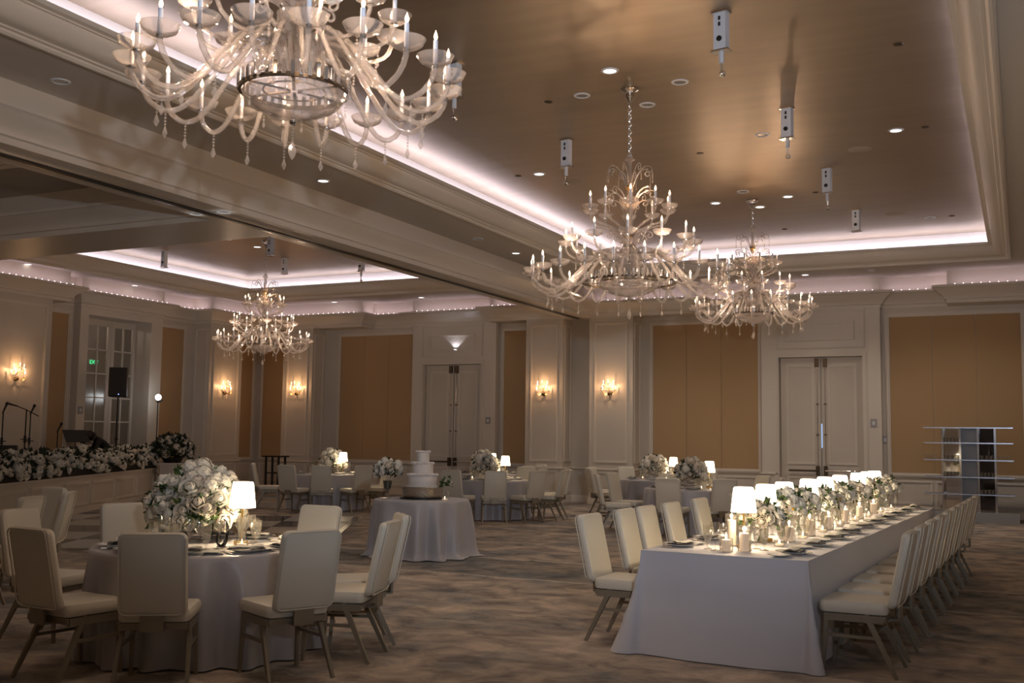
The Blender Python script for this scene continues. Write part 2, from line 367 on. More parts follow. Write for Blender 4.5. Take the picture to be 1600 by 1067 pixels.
# partition beam with the sliding-wall track, and the cross beam of the left half
m = MB(); m.box(-10.25, -9.6, YF, YB, 4.60, ZS+.05)
b = struct('beam', m, TRIM, smooth=False)
m = MB(); m.box(-10.02, -9.83, YF, 24.38, 4.575, 4.602); m.build('track_rail', STEEL, b, smooth=False)
m = MB(); m.box(-9.965, -9.885, YF, 24.39, 4.566, 4.585); m.build('track_slot', BLACKM, b, smooth=False)
m = MB(); m.box(XL, -10.25, 11.45, 12.7, 4.60, ZS+.05); struct('beam', m, TRIM, smooth=False)
# LED beads on the crown ledge
m = MB()
for poly, skip in ((CROWN_R, (0, 10)), (CROWN_L, (0,))):
    for i in range(len(poly)-1):
        if i in skip: continue
        a, q = Vector(poly[i]), Vector(poly[i+1]); ln = (q-a).length
        if ln < .5: continue
        d = (q-a)/ln; n = Vector((-d.y, d.x))
        for k in range(int((ln-.1)/.17)):
            p = a + d*(.12+.17*k) + n*.225
            m.box(p.x-.010, p.x+.010, p.y-.010, p.y+.010, 4.97, 4.996)
o = m.build('led_strip', LEDB, smooth=False); tag(o, 'string of small led beads glowing on the wall crown ledge', 'led strip', kind='stuff')

# walls
def back(u, v, w): return (u, YB-w, v)          # (along, height, out of the wall)
def left(u, v, w): return (XL+w, u, v)
def plank(mb, f, u0, u1, v0, v1, w0, w1):
    mb.add([f(u0,v0,w0),f(u1,v0,w0),f(u1,v1,w0),f(u0,v1,w0),f(u0,v0,w1),f(u1,v0,w1),f(u1,v1,w1),f(u0,v1,w1)],
           [(0,3,2,1),(4,5,6,7),(0,1,5,4),(1,2,6,5),(2,3,7,6),(3,0,4,7)])
def frame(mb, f, u0, u1, v0, v1, w, t, base=0.0):
    """picture-frame moulding with a stepped profile"""
    for k, (ww, tt, off) in enumerate(((w, t*.6, 0), (w*.4, t, w*.25))):
        a0, a1, c0, c1 = u0+off, u1-off, v0+off, v1-off
        plank(mb, f, a0, a1, c1-ww, c1, base, base+tt); plank(mb, f, a0, a1, c0, c0+ww, base, base+tt)
        plank(mb, f, a0, a0+ww, c0+ww, c1-ww, base, base+tt); plank(mb, f, a1-ww, a1, c0+ww, c1-ww, base, base+tt)
m = MB(); m.box(XL-.3, XR+.3, YB, YB+.1, 0, 5.9); WB = struct('wall_back', m, PAINT, smooth=False)
m = MB()
m.box(XL-.1, XL, YF, 18.42, 0, 5.9); m.box(XL-.1, XL, 20.53, YB, 0, 5.9); m.box(XL-.1, XL, 18.42, 20.53, 4.46, 5.9); WL = struct('wall_left', m, PAINT, smooth=False)
m = MB(); m.box(XR, XR+.1, YF, YB, 0, 5.9); struct('wall_right', m, PAINT, smooth=False)
m = MB(); m.box(XL, XR, YF-.1, YF, 0, 5.9); struct('wall_front', m, PAINT, smooth=False)
# fabric bays of the walls: every panel is a piece, in a moulded frame
def bay(wall, f, us, v0=.93, v1=4.40):
    for a, c in zip(us[:-1], us[1:]):
        mb = MB(); plank(mb, f, a+.004, c-.004, v0, v1, 0, .022)
        mb.build('fabric_panel', FABRIC, wall, smooth=False)
    mb = MB(); frame(mb, f, us[0]-.09, us[-1]+.09, v0-.09, v1+.09, .09, .05); mb.build('bay_frame', TRIM, wall, smooth=False)
bay(WB, back, [-2.63, -1.74, -.84, .04])
bay(WB, back, [-8.17, -7.32, -6.46, -5.58])
bay(WB, back, [-12.27, -11.50])
bay(WB, back, [-17.47, -16.66, -15.86, -15.06])
bay(WB, back, [-20.22, -19.40])
bay(WL, left, [24.0, 24.80])
bay(WL, left, [20.98, 21.90])
bay(WL, left, [17.22, 18.02])
# pilasters
def pier(f, u0, u1, d, base=0, top=4.62, sides=True):
    mb = MB(); plank(mb, f, u0, u1, 0, top, 0, d); p = struct('pillar', mb, PAINT, smooth=False)
    mb = MB(); frame(mb, f, u0+.13, u1-.13, 1.0, 4.46, .06, .03, d); frame(mb, f, u0+.13, u1-.13, .24, .80, .06, .03, d)
    mb.build('panel_moulding', TRIM, p, smooth=False)
    return p
pier(back, -9.63, -8.49, .6); pier(back, -11.37, -10.34, .6); pier(back, -19.05, -18.03, .6); pier(back, .2, XR, .6)
pier(left, 22.3, 23.62, .6); pier(left, 15.1, 17.05, .6)
def rightface(x):
    return lambda u, v, w: (x+w, u, v)
mb = MB()
for x in (-8.49, -10.34, -18.03):
    frame(mb, rightface(x), 24.48, 24.92, 1.0, 4.46, .05, .025); frame(mb, rightface(x), 24.48, 24.92, .24, .80, .05, .025)
frame(mb, lambda u, v, w: (u, 22.3-w, v), -20.42, -19.98, 1.0, 4.46, .05, .025)
struct('trim_9', mb, TRIM, smooth=False)
# wainscot panels, chair rail, baseboard
LOW = {'back': [[(XR,24.4),(.2,24.4),(.2,25),(-2.8,25),(-2.8,24.78),(-3.19,24.78)], [(-5.06,24.78),(-5.46,24.78),(-5.46,25),(-8.49,25),(-8.49,24.4),(-9.63,24.4),(-9.63,25),(-10.34,25),(-10.34,24.4),(-11.37,24.4),(-11.37,25),(-12.42,25),(-12.42,24.78),(-12.86,24.78)], [(-14.62,24.78),(-14.97,24.78),(-14.97,25),(-18.03,25),(-18.03,24.4),(-19.05,24.4),(-19.05,25),(XL,25)]],
       'left': [[(XL,25),(XL,23.62),(-19.9,23.62),(-19.9,22.3),(XL,22.3),(XL,20.9),(-20.28,20.9),(-20.28,20.5)], [(-20.28,18.45),(-20.28,18.20),(XL,18.20),(XL,17.05),(-19.9,17.05),(-19.9,15.1),(XL,15.1),(XL,YF)]],
       'right': [[(XR,YF),(XR,24.4)]]}
k = 10
for side, polys in LOW.items():
    mb = MB(); mr = MB()
    for p in polys:
        sweep(mb, p, [(0,.17),(.012,.165),(.02,.14),(.024,.13),(.024,0)])
        sweep(mr, p, [(0,.875),(.02,.872),(.035,.86),(.035,.835),(.018,.815),(0,.81)])
    struct('baseboard_'+side, mb, TRIM, fix=False); struct('trim_%d' % k, mr, TRIM, fix=False); k += 1
mb = MB()
for u0, u1 in ((-2.66,-1.78),(-1.72,-.87),(-.81,.1),(-8.2,-7.4),(-7.3,-6.5),(-6.4,-5.6),(-12.3,-11.5),(-17.6,-16.7),(-16.6,-15.9),(-15.8,-15.1),(-20.3,-19.3)): frame(mb, back, u0, u1, .24, .76, .05, .025)
for u0, u1 in ((23.75,24.9),(21.0,22.1),(17.2,18.2)): frame(mb, left, u0, u1, .24, .76, .05, .025)
struct('trim_20', mb, TRIM, smooth=False)

# double doors of the back wall
def surround(x0, x1, o0, o1, n):
    mb = MB(); mb.box(x0, o0, 24.78, YB, 0, 4.64); mb.box(o1, x1, 24.78, YB, 0, 4.64); mb.box(o0, o1, 24.78, YB, 3.53, 4.64)
    frame(mb, back, o0-.10, o1+.10, -.1, 3.63, .10, .035, .22)
    frame(mb, back, o0-.06, o1+.06, 3.72, 4.60, .05, .04, .22); frame(mb, back, o0+.16, o1-.16, 3.90, 4.34, .06, .05, .22)
    struct('trim_%d' % n, mb, TRIM, smooth=False)
def leaf(n, x0, x1, hinge_left):
    mb = MB(); mb.box(x0, x1, 24.93, 24.985, .012, 3.52); d = struct('door_%d' % n, mb, PAINT, smooth=False)
    f = lambda u, v, w: (u, 24.93-w, v)
    mb = MB(); frame(mb, f, x0+.13, x1-.13, 1.06, 3.36, .06, .022); mb.build('upper_panel', TRIM, d, smooth=False)
    mb = MB(); frame(mb, f, x0+.13, x1-.13, .14, .80, .06, .022); mb.build('lower_panel', TRIM, d, smooth=False)
    g = x1 if hinge_left else x0; sgn = -1 if hinge_left else 1
    mb = MB(); mb.tube([(g+sgn*.06, 24.86, .93), (g+sgn*.72, 24.86, .93)], .022, 10)
    pb = mb.build('push_bar', STEEL if not hinge_left else BRONZE, d)
    mb = MB(); mb.box(min(g+sgn*.03, g+sgn*.11), max(g+sgn*.03, g+sgn*.11), 24.85, 24.93, .82, 1.04); mb.build('latch_box', BRONZE, pb, smooth=False)
    mb = MB(); mb.tube([(g+sgn*.07, 24.91, 1.04), (g+sgn*.07, 24.91, 3.36)], .009, 8); mb.build('latch_rod', STEEL, d)
    mb = MB(); mb.box(min(g+sgn*.03, g+sgn*.12), max(g+sgn*.03, g+sgn*.12), 24.87, 24.93, 3.30, 3.50); mb.build('top_latch', BRONZE, d, smooth=False)
    mb = MB()
    for z in (1.75, 2.45): mb.box(g+sgn*.07-.03, g+sgn*.07+.03, 24.90, 24.93, z-.012, z+.012)
    mb.build('rod_guide', BRONZE, d, smooth=False)
surround(-5.46, -2.80, -5.06, -3.19, 21); leaf(1, -5.04, -4.142, True); leaf(2, -4.108, -3.21, False)
surround(-14.97, -12.42, -14.62, -12.86, 22); leaf(3, -14.60, -13.752, True); leaf(4, -13.728, -12.88, False)
mb = MB(); mb.box(-4.138, -4.112, 24.975, 24.99, 1.45, 2.0)
tag(mb.build('daylight_gap', glow('bluish_light', (.45, .65, 1.0), .7), smooth=False), 'bluish strip of light showing between the right pair of doors', 'light gap')
# uplight shining on the overdoor panel of the left pair
spot('overdoor_uplight', (-13.62, 24.70, 3.93), (-13.62, 24.80, 4.5), 3.0, (.85, .85, 1.0), 100, .3, .01)
t = thing('uplight', (-13.62, 24.74, 3.90), 'small uplight glowing on the panel above the left doors', 'lamp')
mb = MB(); mb.lathe([(.0,-.03),(.05,-.03),(.06,0),(.05,.012),(.0,.012)], 14); mb.build('housing', WHITEP, t)
mb = MB(); mb.lathe([(.0,.016),(.042,.014)], 14); mb.build('lens', glow('uplight_lens', (.9, .9, 1.0), 6, False), t)
# french doors of the left wall
mb = MB(); mb.box(-20.9, -20.28, 18.20, 18.45, 0, 4.62); mb.box(-20.9, -20.28, 20.50, 20.90, 0, 4.62); mb.box(-20.9, -20.28, 18.45, 20.50, 4.43, 4.62)
struct('trim_23', mb, TRIM, smooth=False)
def french(n, y0, y1, g0, g1):
    mb = MB(); fx0, fx1 = -20.88, -20.82; zb, zt, rows = .66, 4.25, 6
    mb.box(fx0, fx1, y0, g0, .01, 4.42); mb.box(fx0, fx1, g1, y1, .01, 4.42); mb.box(fx0, fx1, g0, g1, .01, zb); mb.box(fx0, fx1, g0, g1, zt, 4.42)
    d = struct('door_%d' % n, mb, PAINT, smooth=False)
    mid = (g0+g1)/2; mb = MB(); mb.box(-20.87, -20.83, mid-.018, mid+.018, zb, zt)
    for r in range(1, rows):
        z = zb+(zt-zb)*r/rows; mb.box(-20.87, -20.83, g0, g1, z-.018, z+.018)
    mb.build('glazing_bars', TRIM, d, smooth=False)
    for r in range(rows):
        for a, q in ((g0, mid), (mid, g1)):
            mb = MB(); mb.box(-20.855, -20.845, a+.014, q-.014, zb+(zt-zb)*r/rows+.014, zb+(zt-zb)*(r+1)/rows-.014); mb.build('pane', PANE, d, smooth=False)
    yh = y1-.05 if n == 5 else y0+.05
    mb = MB(); mb.tube([(-20.79, yh, .9), (-20.79, yh, 1.3)], .012, 8); mb.build('pull_handle', BRASS, d)
french(5, 18.46, 19.685, 18.95, 19.58); french(6, 19.695, 20.495, 19.80, 20.41)
# the corridor behind the glass
mb = MB(); mb.box(-23.1, -23.0, 16, 23, 0, 5); mb.box(-23, -20.91, 16, 16.1, 0, 5); mb.box(-23, -20.91, 22.9, 23, 0, 5); mb.box(-23, -20.91, 16, 23, 4.9, 5); mb.box(-23, -20.91, 16, 23, -.1, 0)
struct('corridor_shell_wall', mb, PAINT, smooth=False)
point('corridor_fill', (-21.8, 19.0, 4.4), 12, (1, .8, .7), .1)  # added unseen fill that lightens the panes from behind
ex = thing('exit_sign_reflection', (-22.9, 21.08, 3.50), 'small green lit exit sign standing in for a reflection in the french doors', 'sign')  # lit sign set behind the glass in place of a mirrored one
mb = MB(); mb.box(-.03, 0, -.17, .17, -.09, .09); mb.build('housing', WHITEP, ex, smooth=False)
fc = bpy.data.curves.new('exit_lettering', 'FONT'); fc.body = 'EXIT'; fc.size = .15; fc.align_x = 'CENTER'; fc.align_y = 'CENTER'; fc.extrude = .002
fc.materials.append(glow('exit_green', (.05, 1.0, .35), 1.6, False))
fo = bpy.data.objects.new('lettering_curve', fc); COL.objects.link(fo); bpy.context.view_layer.update()
fm = bpy.data.meshes.new_from_object(fo.evaluated_get(bpy.context.evaluated_depsgraph_get())); bpy.data.objects.remove(fo)
o = inst('lettering', fm, ex); o.location = (.005, 0, 0); o.rotation_euler = (pi/2, 0, pi/2)
# wall plates
def plate(name, f, u, v, w, label):
    t = thing(name, f(u, v, w), label, 'switch')
    c = f(u, v, w)
    mb = MB(); plank(mb, f, u-.07, u+.07, v-.09, v+.09, w, w+.012); mb.v = [(a-c[0], q-c[1], e-c[2]) for a, q, e in mb.v]; mb.build('cover', GREYP, t, smooth=False)
    mb = MB(); plank(mb, f, u-.025, u+.025, v-.04, v+.04, w+.012, w+.02); mb.v = [(a-c[0], q-c[1], e-c[2]) for a, q, e in mb.v]; mb.build('toggle', WHITEP, t, smooth=False)
plate('wall_switch', back, -2.97, 2.02, .22, 'grey wall plate on the casing right of the right-hand double doors')
plate('wall_switch', back, -2.755, 1.65, 0, 'small lower wall plate between the casing and the right fabric bay')
plate('wall_switch', back, -12.62, 2.03, .22, 'grey wall plate on the casing right of the left-hand double doors')
plate('wall_switch', left, 18.32, 2.11, .22, 'grey wall plate beside the french doors on the left wall')

# ------------------------------------------------------------ ceiling fittings
mb = MB(); mb.lathe([(.0,-.004),(.075,-.004)], 16); DL_LENS = mb.mesh('downlight_lens', DOWN)
mb = MB(); mb.lathe([(.0,-.004),(.075,-.004)], 16); DL_DARK = mb.mesh('downlight_lens', mat('unlit_lens', (.45, .43, .40), .15, metal=.6))
mb = MB(); mb.lathe([(.075,-.002),(.078,-.012),(.10,-.010),(.105,0),(.075,0)], 20); DL_RIM = mb.mesh('rim', WHITEP)
def downlight(x, y, z, on, label, group):
    t = thing('ceiling_downlight', (x, y, z), label, 'downlight', group)
    inst('lens', DL_LENS if on else DL_DARK, t); inst('rim', DL_RIM, t)
dlz = [(-4.2,11.23,1,'lit round downlight in the gold ceiling, nearest camera of four round the middle chandelier'), (-4.83,11.93,0,'dim downlight left of the middle chandelier canopy'), (-3.57,11.93,0,'dim downlight right of the middle chandelier canopy'), (-4.2,12.6,0,'dim downlight just beyond the middle chandelier canopy'),
 (-6.93,15.3,1,'lone lit downlight in the gold ceiling near the left cove'), (-3.15,14.5,0,'dim downlight right of the middle chandelier, between two dark detectors'), (-1.44,15.0,1,'lit downlight in the gold ceiling near the right cove'),
 (-4.86,18.45,1,'lit downlight left of the far chandelier canopy'), (-4.2,17.76,0,'dim downlight in front of the far chandelier canopy'), (-3.57,18.42,1,'lit downlight right of the far chandelier canopy'), (-4.2,19.06,1,'lit downlight just beyond the far chandelier canopy'), (-1.46,21.2,0,'dim downlight at the far right end of the gold ceiling')]
for x, y, on, lb in dlz: downlight(x, y, ZC, on, lb, 'downlights of the gold ceiling')
dls = [(-9.12,12.47,1,'brightly lit downlight in the soffit below the near chandelier'), (-9.12,7.76,0,'unlit downlight in the soffit at the left edge of the room'), (-9.1,17.33,0,'dim downlight in the soffit left of the middle chandelier'), (-9.1,18.99,1,'small lit downlight in the soffit beside the middle chandelier flames'),
 (-2.85,23.75,0,'dim downlight in the far soffit above the right-hand doors'), (-4.26,23.85,1,'small lit downlight in the far soffit left of the right-hand doors'), (-17.2,24.2,1,'lit downlight in the far left soffit above the gold bay'), (-14.39,24.2,1,'lit downlight in the far left soffit above the left-hand doors'),
 (-20.1,19.69,1,'lit downlight in the left soffit above the french doors'), (-19.75,21.2,0,'dim downlight in the left soffit near the corner pier'), (-19.85,16.28,1,'lit downlight in the left soffit close under the cross beam'), (-11.0,21.8,1,'lit downlight in the soffit right of the rear left tray')]
for x, y, on, lb in dls: downlight(x, y, ZS, on, lb, 'downlights of the white soffit')
for x, y in ((-15.6,17.9),(-15.6,18.9),(-14.2,17.6),(-14.2,18.4)): downlight(x, y, ZC, 1, 'lit downlight in the rear left tray near the left chandelier canopy', 'downlights around the left chandelier')
for x, y, lb in ((-9.72,11.05,'small lamp in the partition beam on the right side of the track'), (-10.16,11.0,'small lamp in the partition beam on the left side of the track')):
    downlight(x, y, 4.60, 0, lb, 'lamps in the partition beam')
    spot('beam_lamp', (x, y, 4.42), (x, y, 4.7), .5, (1, .95, .9), 120, 1, .02)
mb = MB(); mb.lathe([(.0,-.014),(.03,-.014),(.05,-.008),(.055,0),(.0,0)], 14); DET = mb.mesh('smoke_detector', BRONZE)
for x, y, lb in ((-1.08,11.7,'dark detector on the gold ceiling nearest the top right corner'), (-1.06,15.0,'dark detector beside the lit downlight near the right cove'), (-5.32,12.0,'dark detector left of the middle chandelier canopy'), (-4.21,15.1,'dark detector between the middle and far chandelier canopies'),
                 (-7.31,15.3,'dark detector beside the lone downlight near the left cove'), (-1.07,21.2,'dark detector at the far right end of the gold ceiling'), (-4.2,21.3,'dark detector in front of the far cove glow'), (-3.08,18.3,'dark detector right of the far downlights')):
    tag(inst('smoke_detector', DET, None, (x, y, ZC)), lb, 'detector', 'detectors on the gold ceiling')
mb = MB(); mb.lathe([(.0,-.006),(.15,-.006),(.165,-.003),(.17,0),(.0,0)], 24); SPK = mb.mesh('ceiling_speaker', mat('speaker_grille', (.50, .42, .32), .7, noise=((.3, .25, .2), 300, (1, 1, 1), .1)))
for x, y, lb in ((-2.02,15.8,'round ceiling speaker grille beside the lit downlight near the right cove'), (-2.01,20.6,'round ceiling speaker grille in the glow at the far right'), (-6.62,16.0,'round ceiling speaker grille under the left rigging box')):
    tag(inst('ceiling_speaker', SPK, None, (x, y, ZC)), lb, 'speaker', 'speakers in the gold ceiling')
# rigging boxes hanging from the gold ceiling
def rig(x, y, label, hook=True, z=ZC, k=1.0):
    t = thing('rigging_box', (x, y, z), label, 'rigging box', 'rigging boxes under the trays', radians(-12))
    mb = MB(); mb.box(-.065*k, .065*k, -.045*k, .045*k, -.40*k, -.01); mb.build('body', WHITEP, t, smooth=False)
    mb = MB(); mb.box(-.085*k, .085*k, -.06*k, .06*k, -.022, 0); mb.build('flange', STEEL, t, smooth=False)
    mb = MB(); mb.lathe([(.0,0),(.028*k,0),(.028*k,.012)], 12); s = mb.mesh('socket', BLACK)
    inst('socket', s, t, (0, -.046*k, -.29*k), (pi/2, 0, 0))
    for zz in (-.08, -.14): 
        mb = MB(); mb.box(-.012*k, .012*k, -.05*k, -.045*k, (zz-.02)*k, (zz+.02)*k); mb.build('port', BLACK, t, smooth=False)
    mb = MB(); mb.box(-.09*k, .09*k, -.06*k, .06*k, -.415*k, -.40*k); mb.build('bottom_plate', STEEL, t, smooth=False)
    if hook:
        mb = MB(); mb.tube([(0,0,-.41*k),(0,0,-.53*k)], .026*k, 10); mb.build('neck', WHITEP, t)
        mb = MB(); mb.tube([(0,0,-.53*k),(.004,0,-.60*k)], .012*k, 8); mb.ball((.01,0,-.64*k), .035*k, 10); mb.build('hook', STEEL, t)
rig(-5.74, 10.3, 'white rigging box behind the right edge of the near chandelier'); rig(-5.76, 13.65, 'white rigging box with hook, left of the middle chandelier canopy')
rig(-2.59, 10.08, 'bluish white rigging box with hook, topmost in the picture'); rig(-2.60, 13.42, 'white rigging box with dark ports and hook, right of the middle chandelier')
rig(-2.63, 16.69, 'white rigging box with hook, third of the row along the right'); rig(-2.63, 19.94, 'white hookless rigging box, farthest of the row along the right', False)
rig(-14.57, 18.1, 'rigging box over the left chandelier canopy', False); rig(-15.9, 20.3, 'rigging box behind the left chandelier chain', False)
rig(-13.9, 20.6, 'rigging box with hook in the rear left tray, right of the chandelier'); rig(-17.96, 18.46, 'rigging box near the left cove of the rear left tray', False)
# ------------------------------------------------------------ dance floor and stage front
df = thing('dance_floor', (-12.9, 13.3, 0), 'black and white checkered dance floor before the flower-topped band front', 'dance floor', None, radians(29))
TB = mat('black_gloss_tile', (.03, .03, .032), .22, coat=.3); TW = mat('white_gloss_tile', (.62, .60, .57), .25, coat=.3)
mb = MB(); mb.box(-.595, .595, -.595, .595, .002, .018); t_b = mb.mesh('tile', TB, smooth=False); t_w = mb.mesh('tile', TW, smooth=False)
for i in range(-2, 3):
    for j in range(-2, 3):
        inst('tile', t_b if (i+j) % 2 else t_w, df, (i*1.2, j*1.2, 0))
mb = MB()
for a, b in ((( -3.05,-3.05),(3.05,-3.05)),((3.05,-3.05),(3.05,3.05)),((3.05,3.05),(-3.05,3.05)),((-3.05,3.05),(-3.05,-3.05))): mb.bar((*a, .008), (*b, .008), .1, .016)
mb.build('edging', STEEL, df, smooth=False)
SD = Vector((-19.35+14.75, 19.9-11.6, 0)).normalized(); SN = Vector((SD.y, -SD.x, 0))        # stage front direction and its outward normal
S0 = Vector((-14.0, 10.25, 0)); SL = 11.1
st = thing('band_front', S0, 'long white panelled band front topped with white flowers', 'stage front', None, math.atan2(SD.y, SD.x))
mb = MB(); mb.box(0, SL, 0, .42, 0, .70); mb.build('body', PAINT, st, smooth=False)
mb = MB(); mb.box(-.02, SL+.02, -.03, .45, .70, .735); mb.build('top_board', TRIM, st, smooth=False)
for k in range(7):
    mb = MB(); frame(mb, lambda u, v, w: (u, -w, v), .12+k*1.56, 1.5+k*1.56, .13, .60, .06, .025); mb.build('front_panel', TRIM, st, smooth=False)
mb = MB(); mb.box(0, SL, -.012, .0, 0, .1); mb.build('plinth', TRIM, st, smooth=False)
def stage_pt(s, back_, z): return S0 + SD*s + Vector((-SN.x*back_, -SN.y*back_, z))
mb = MB()
pts = [stage_pt(.0, .50, 0), stage_pt(SL-1.6, .50, 0), Vector((-19.86, 18.9, 0)), Vector((-19.86, 10.6, 0))]
mb.add([(p.x, p.y, .25) for p in pts]+[(p.x, p.y, .001) for p in pts], [(0,1,2,3),(7,6,5,4),(0,4,5,1),(1,5,6,2),(2,6,7,3),(3,7,4,0)])
tag(mb.build('stage_platform', mat('stage_deck', (.08,.07,.06), .6), smooth=False), 'low dark band platform behind the flower-topped front', 'platform')
pd = thing('flower_pedestal', (-19.05, 20.15, 0), 'white square pedestal at the right end of the band front', 'pedestal', None, math.atan2(SD.y, SD.x)+.2)
mb = MB(); mb.box(-.27, .27, -.27, .27, 0, .82); mb.build('body', PAINT, pd, smooth=False)
mb = MB(); mb.box(-.31, .31, -.31, .31, .82, .86); mb.build('top_board', TRIM, pd, smooth=False)
mb = MB(); frame(mb, lambda u, v, w: (u, -.27-w, v), -.21, .21, .1, .74, .05, .02); frame(mb, lambda u, v, w: (.27+w, u, v), -.21, .21, .1, .74, .05, .02); mb.build('side_moulding', TRIM, pd, smooth=False)

# ------------------------------------------------------------ flowers
def petal(mb, c, n, up, ln, wd, cup):
    s = n.cross(up).normalized()
    def fn(a, b):
        w = wd*math.sqrt(sin(pi*(.10+.78*b)))*(a-.5)
        return c + s*w + up*(ln*b) + n*(cup*(b*b-.15) - abs(a-.5)*wd*.25)
    mb.grid(fn, 2, 3)
def rose_mesh(seed, mt):
    """cabbage rose: shells of overlapping cupped petals"""
    rnd = random.Random(seed); mb = MB()
    for lay, (cnt, R, l0, l1, W, curl) in enumerate(((3, .26, 0, 80, 150, 0), (4, .42, -10, 62, 130, .12), (5, .62, -25, 46, 105, .28), (6, .80, -30, 30, 92, .42))):
        for k in range(cnt):
            az = 360*(k+rnd.random()*.3)/cnt + lay*37; dz = .34-.15*lay+rnd.uniform(-.05, .05); top = l1+rnd.uniform(-8, 8)
            def fn(a, b):
                A = radians(az+(a-.5)*W*(1-.25*b*b)); la = radians(l0+(top-l0)*b*(1-.9*(a-.5)**2)); r = R*(1+curl*b*b+.10*(a-.5)**2*4*(1-b)+.05*sin(7*a+lay))
                return (r*cos(la)*cos(A), r*cos(la)*sin(A), dz+R*(1-.3*curl*b)*.78*sin(la)-curl*.12*b*b)
            mb.grid(fn, 4, 3)
    return mb.mesh('rose', mt, fix=False, angle=80)
def hydrangea_mesh(seed, mt):
    rnd = random.Random(seed); mb = MB()
    for k in range(34):
        z = 1-1.5*(k+.5)/34; r = math.sqrt(max(0, 1-z*z)); a = k*2.4
        n = Vector((r*cos(a), r*sin(a), z)); c = n*(.86+rnd.uniform(-.06, .08)); t1 = n.orthogonal().normalized(); t2 = n.cross(t1)
        for q in range(4):
            b = q*pi/2+rnd.random()*.4; u = (t1*cos(b)+t2*sin(b)); s = n.cross(u)
            mb.add([c, c+u*.17+s*.13+n*.05, c+u*.32+n*.02, c+u*.17-s*.13+n*.05], [(0, 1, 2, 3)])
    mb.ball((0, 0, .05), .78, 10)
    return mb.mesh('hydrangea', mt, fix=False, angle=80)
def daisy_mesh():
    mb = MB()
    for k in range(9):
        a = 2*pi*k/9; out = Vector((cos(a), sin(a), 0)); petal(mb, out*.1, Vector((0, 0, 1)), out*.97+Vector((0, 0, .2)), .9, .55, .12)
    return mb.mesh('anemone', PETAL, fix=False, angle=80)
ROSES = [rose_mesh(k, PETAL if k % 3 else PETAL2) for k in range(5)]
HYDS = [hydrangea_mesh(k, PETAL) for k in range(2)]
DAISY = daisy_mesh()
mb = MB(); mb.ball((0, 0, .06), .22, 10, .6); YOLK = mb.mesh('flower_centre', mat('yellow_stamens', (.75, .42, .03), .7))
def leaves(rnd, spots, size, mt, name='foliage', parent=None):
    mb = MB()
    for p, n in spots:
        for _ in range(3):
            d = (n + Vector((rnd.uniform(-.8,.8), rnd.uniform(-.8,.8), rnd.uniform(-.5,.6)))).normalized(); s = d.orthogonal().normalized()
            s = (Matrix.Rotation(rnd.uniform(0, 6.3), 3, d) @ s); q = d.cross(s); L = size*rnd.uniform(.7, 1.4); w = L*.24
            b = p + n*rnd.uniform(-.01, .02)
            mb.add([b, b+d*L*.5+s*w, b+d*L-q*L*.12, b+d*L*.5-s*w, b+d*L*.5+q*w*.3], [(0,1,4),(1,2,4),(2,3,4),(3,0,4)])
    o = mb.build(name, mt, parent, smooth=False, fix=False); o['kind'] = 'stuff'; return o
def bouquet(root, rnd, n, R, H, z0, br, kinds, leafm, leafsize, nleaf=60, lift=.25):
    """dome of single blooms (each a part) over a leafy core"""
    spots = []
    for k in range(n):
        v = 1-(1-(-.30))*(k+.5)/n; th = k*2.39996+rnd.uniform(-.2,.2); r = math.sqrt(max(0, 1-v*v))
        d = Vector((r*cos(th), r*sin(th), v)); j = rnd.uniform(.90, 1.10)
        p = Vector((d.x*R*j, d.y*R*j, z0 + max(d.z, -.35)*H*j)); nn = Vector((d.x/R, d.y/R, d.z/H+lift/R)).normalized()
        me = rnd.choice(kinds); o = inst(me.name.split('.')[0], me, root, p, nn.to_track_quat('Z', 'Y').to_euler(), br*rnd.uniform(.8, 1.2))
        if me is DAISY: inst('flower_centre', YOLK, o)
        spots.append((p, nn))
    sp = []
    for k in range(nleaf):
        th = rnd.uniform(0, 2*pi); v = rnd.uniform(-.45, 1); r = math.sqrt(1-min(1, v*v)); d = Vector((r*cos(th), r*sin(th), v))
        sp.append((Vector((d.x*R*.94, d.y*R*.94, z0+d.z*H*.94)), d))
    leaves(rnd, sp, leafsize, leafm, 'foliage', root)
    mb = MB(); mb.lathe([(.001,-.4*H),(R*.55,-.35*H),(R*.8,0),(R*.62,.55*H),(.001,.8*H)], 12, (0, 0, z0)); mb.build('leafy_core', leafm, root)
rf = random.Random(11)
MIX = ROSES*2 + HYDS

# flowers along the band front
hg = thing('flower_hedge', S0, 'long hedge of white roses and hydrangeas lying along the band front', 'flowers', None, math.atan2(SD.y, SD.x))
mb = MB(); mb.box(.05, SL-.05, -.02, .44, .735, .86); mb.build('planter_box', mat('dark_planter', (.012,.010,.009), .8), hg, smooth=False)
sp = []
for k in range(280):
    s = rf.uniform(.05, SL-.05); a = rf.uniform(-.15, 1)*pi*.62; y = .18-.27*cos(a)*rf.uniform(.8,1.1); z = .90+.30*sin(max(a,-.1))*rf.uniform(.8,1.15)
    nn = Vector((rf.uniform(-.3,.3), -cos(a), .35+sin(a))).normalized()
    if k < 210:
        me = rf.choice(MIX); inst(me.name.split('.')[0], me, hg, (s, y, z), nn.to_track_quat('Z','Y').to_euler(), rf.uniform(.075, .125))
    sp.append((Vector((s, y, z)), nn))
leaves(rf, sp+[(Vector((rf.uniform(.05, SL-.05), rf.uniform(0,.4), rf.uniform(.9,1.2))), Vector((rf.uniform(-.5,.5),-.3,1)).normalized()) for _ in range(420)], .095, LEAFD, 'foliage', hg)
mb = MB(); mb.grid(lambda a, b: (SL*a, .2-.22*cos(pi*b), .84+.25*sin(pi*b)), 40, 8); mb.build('leafy_core', LEAFD, hg)
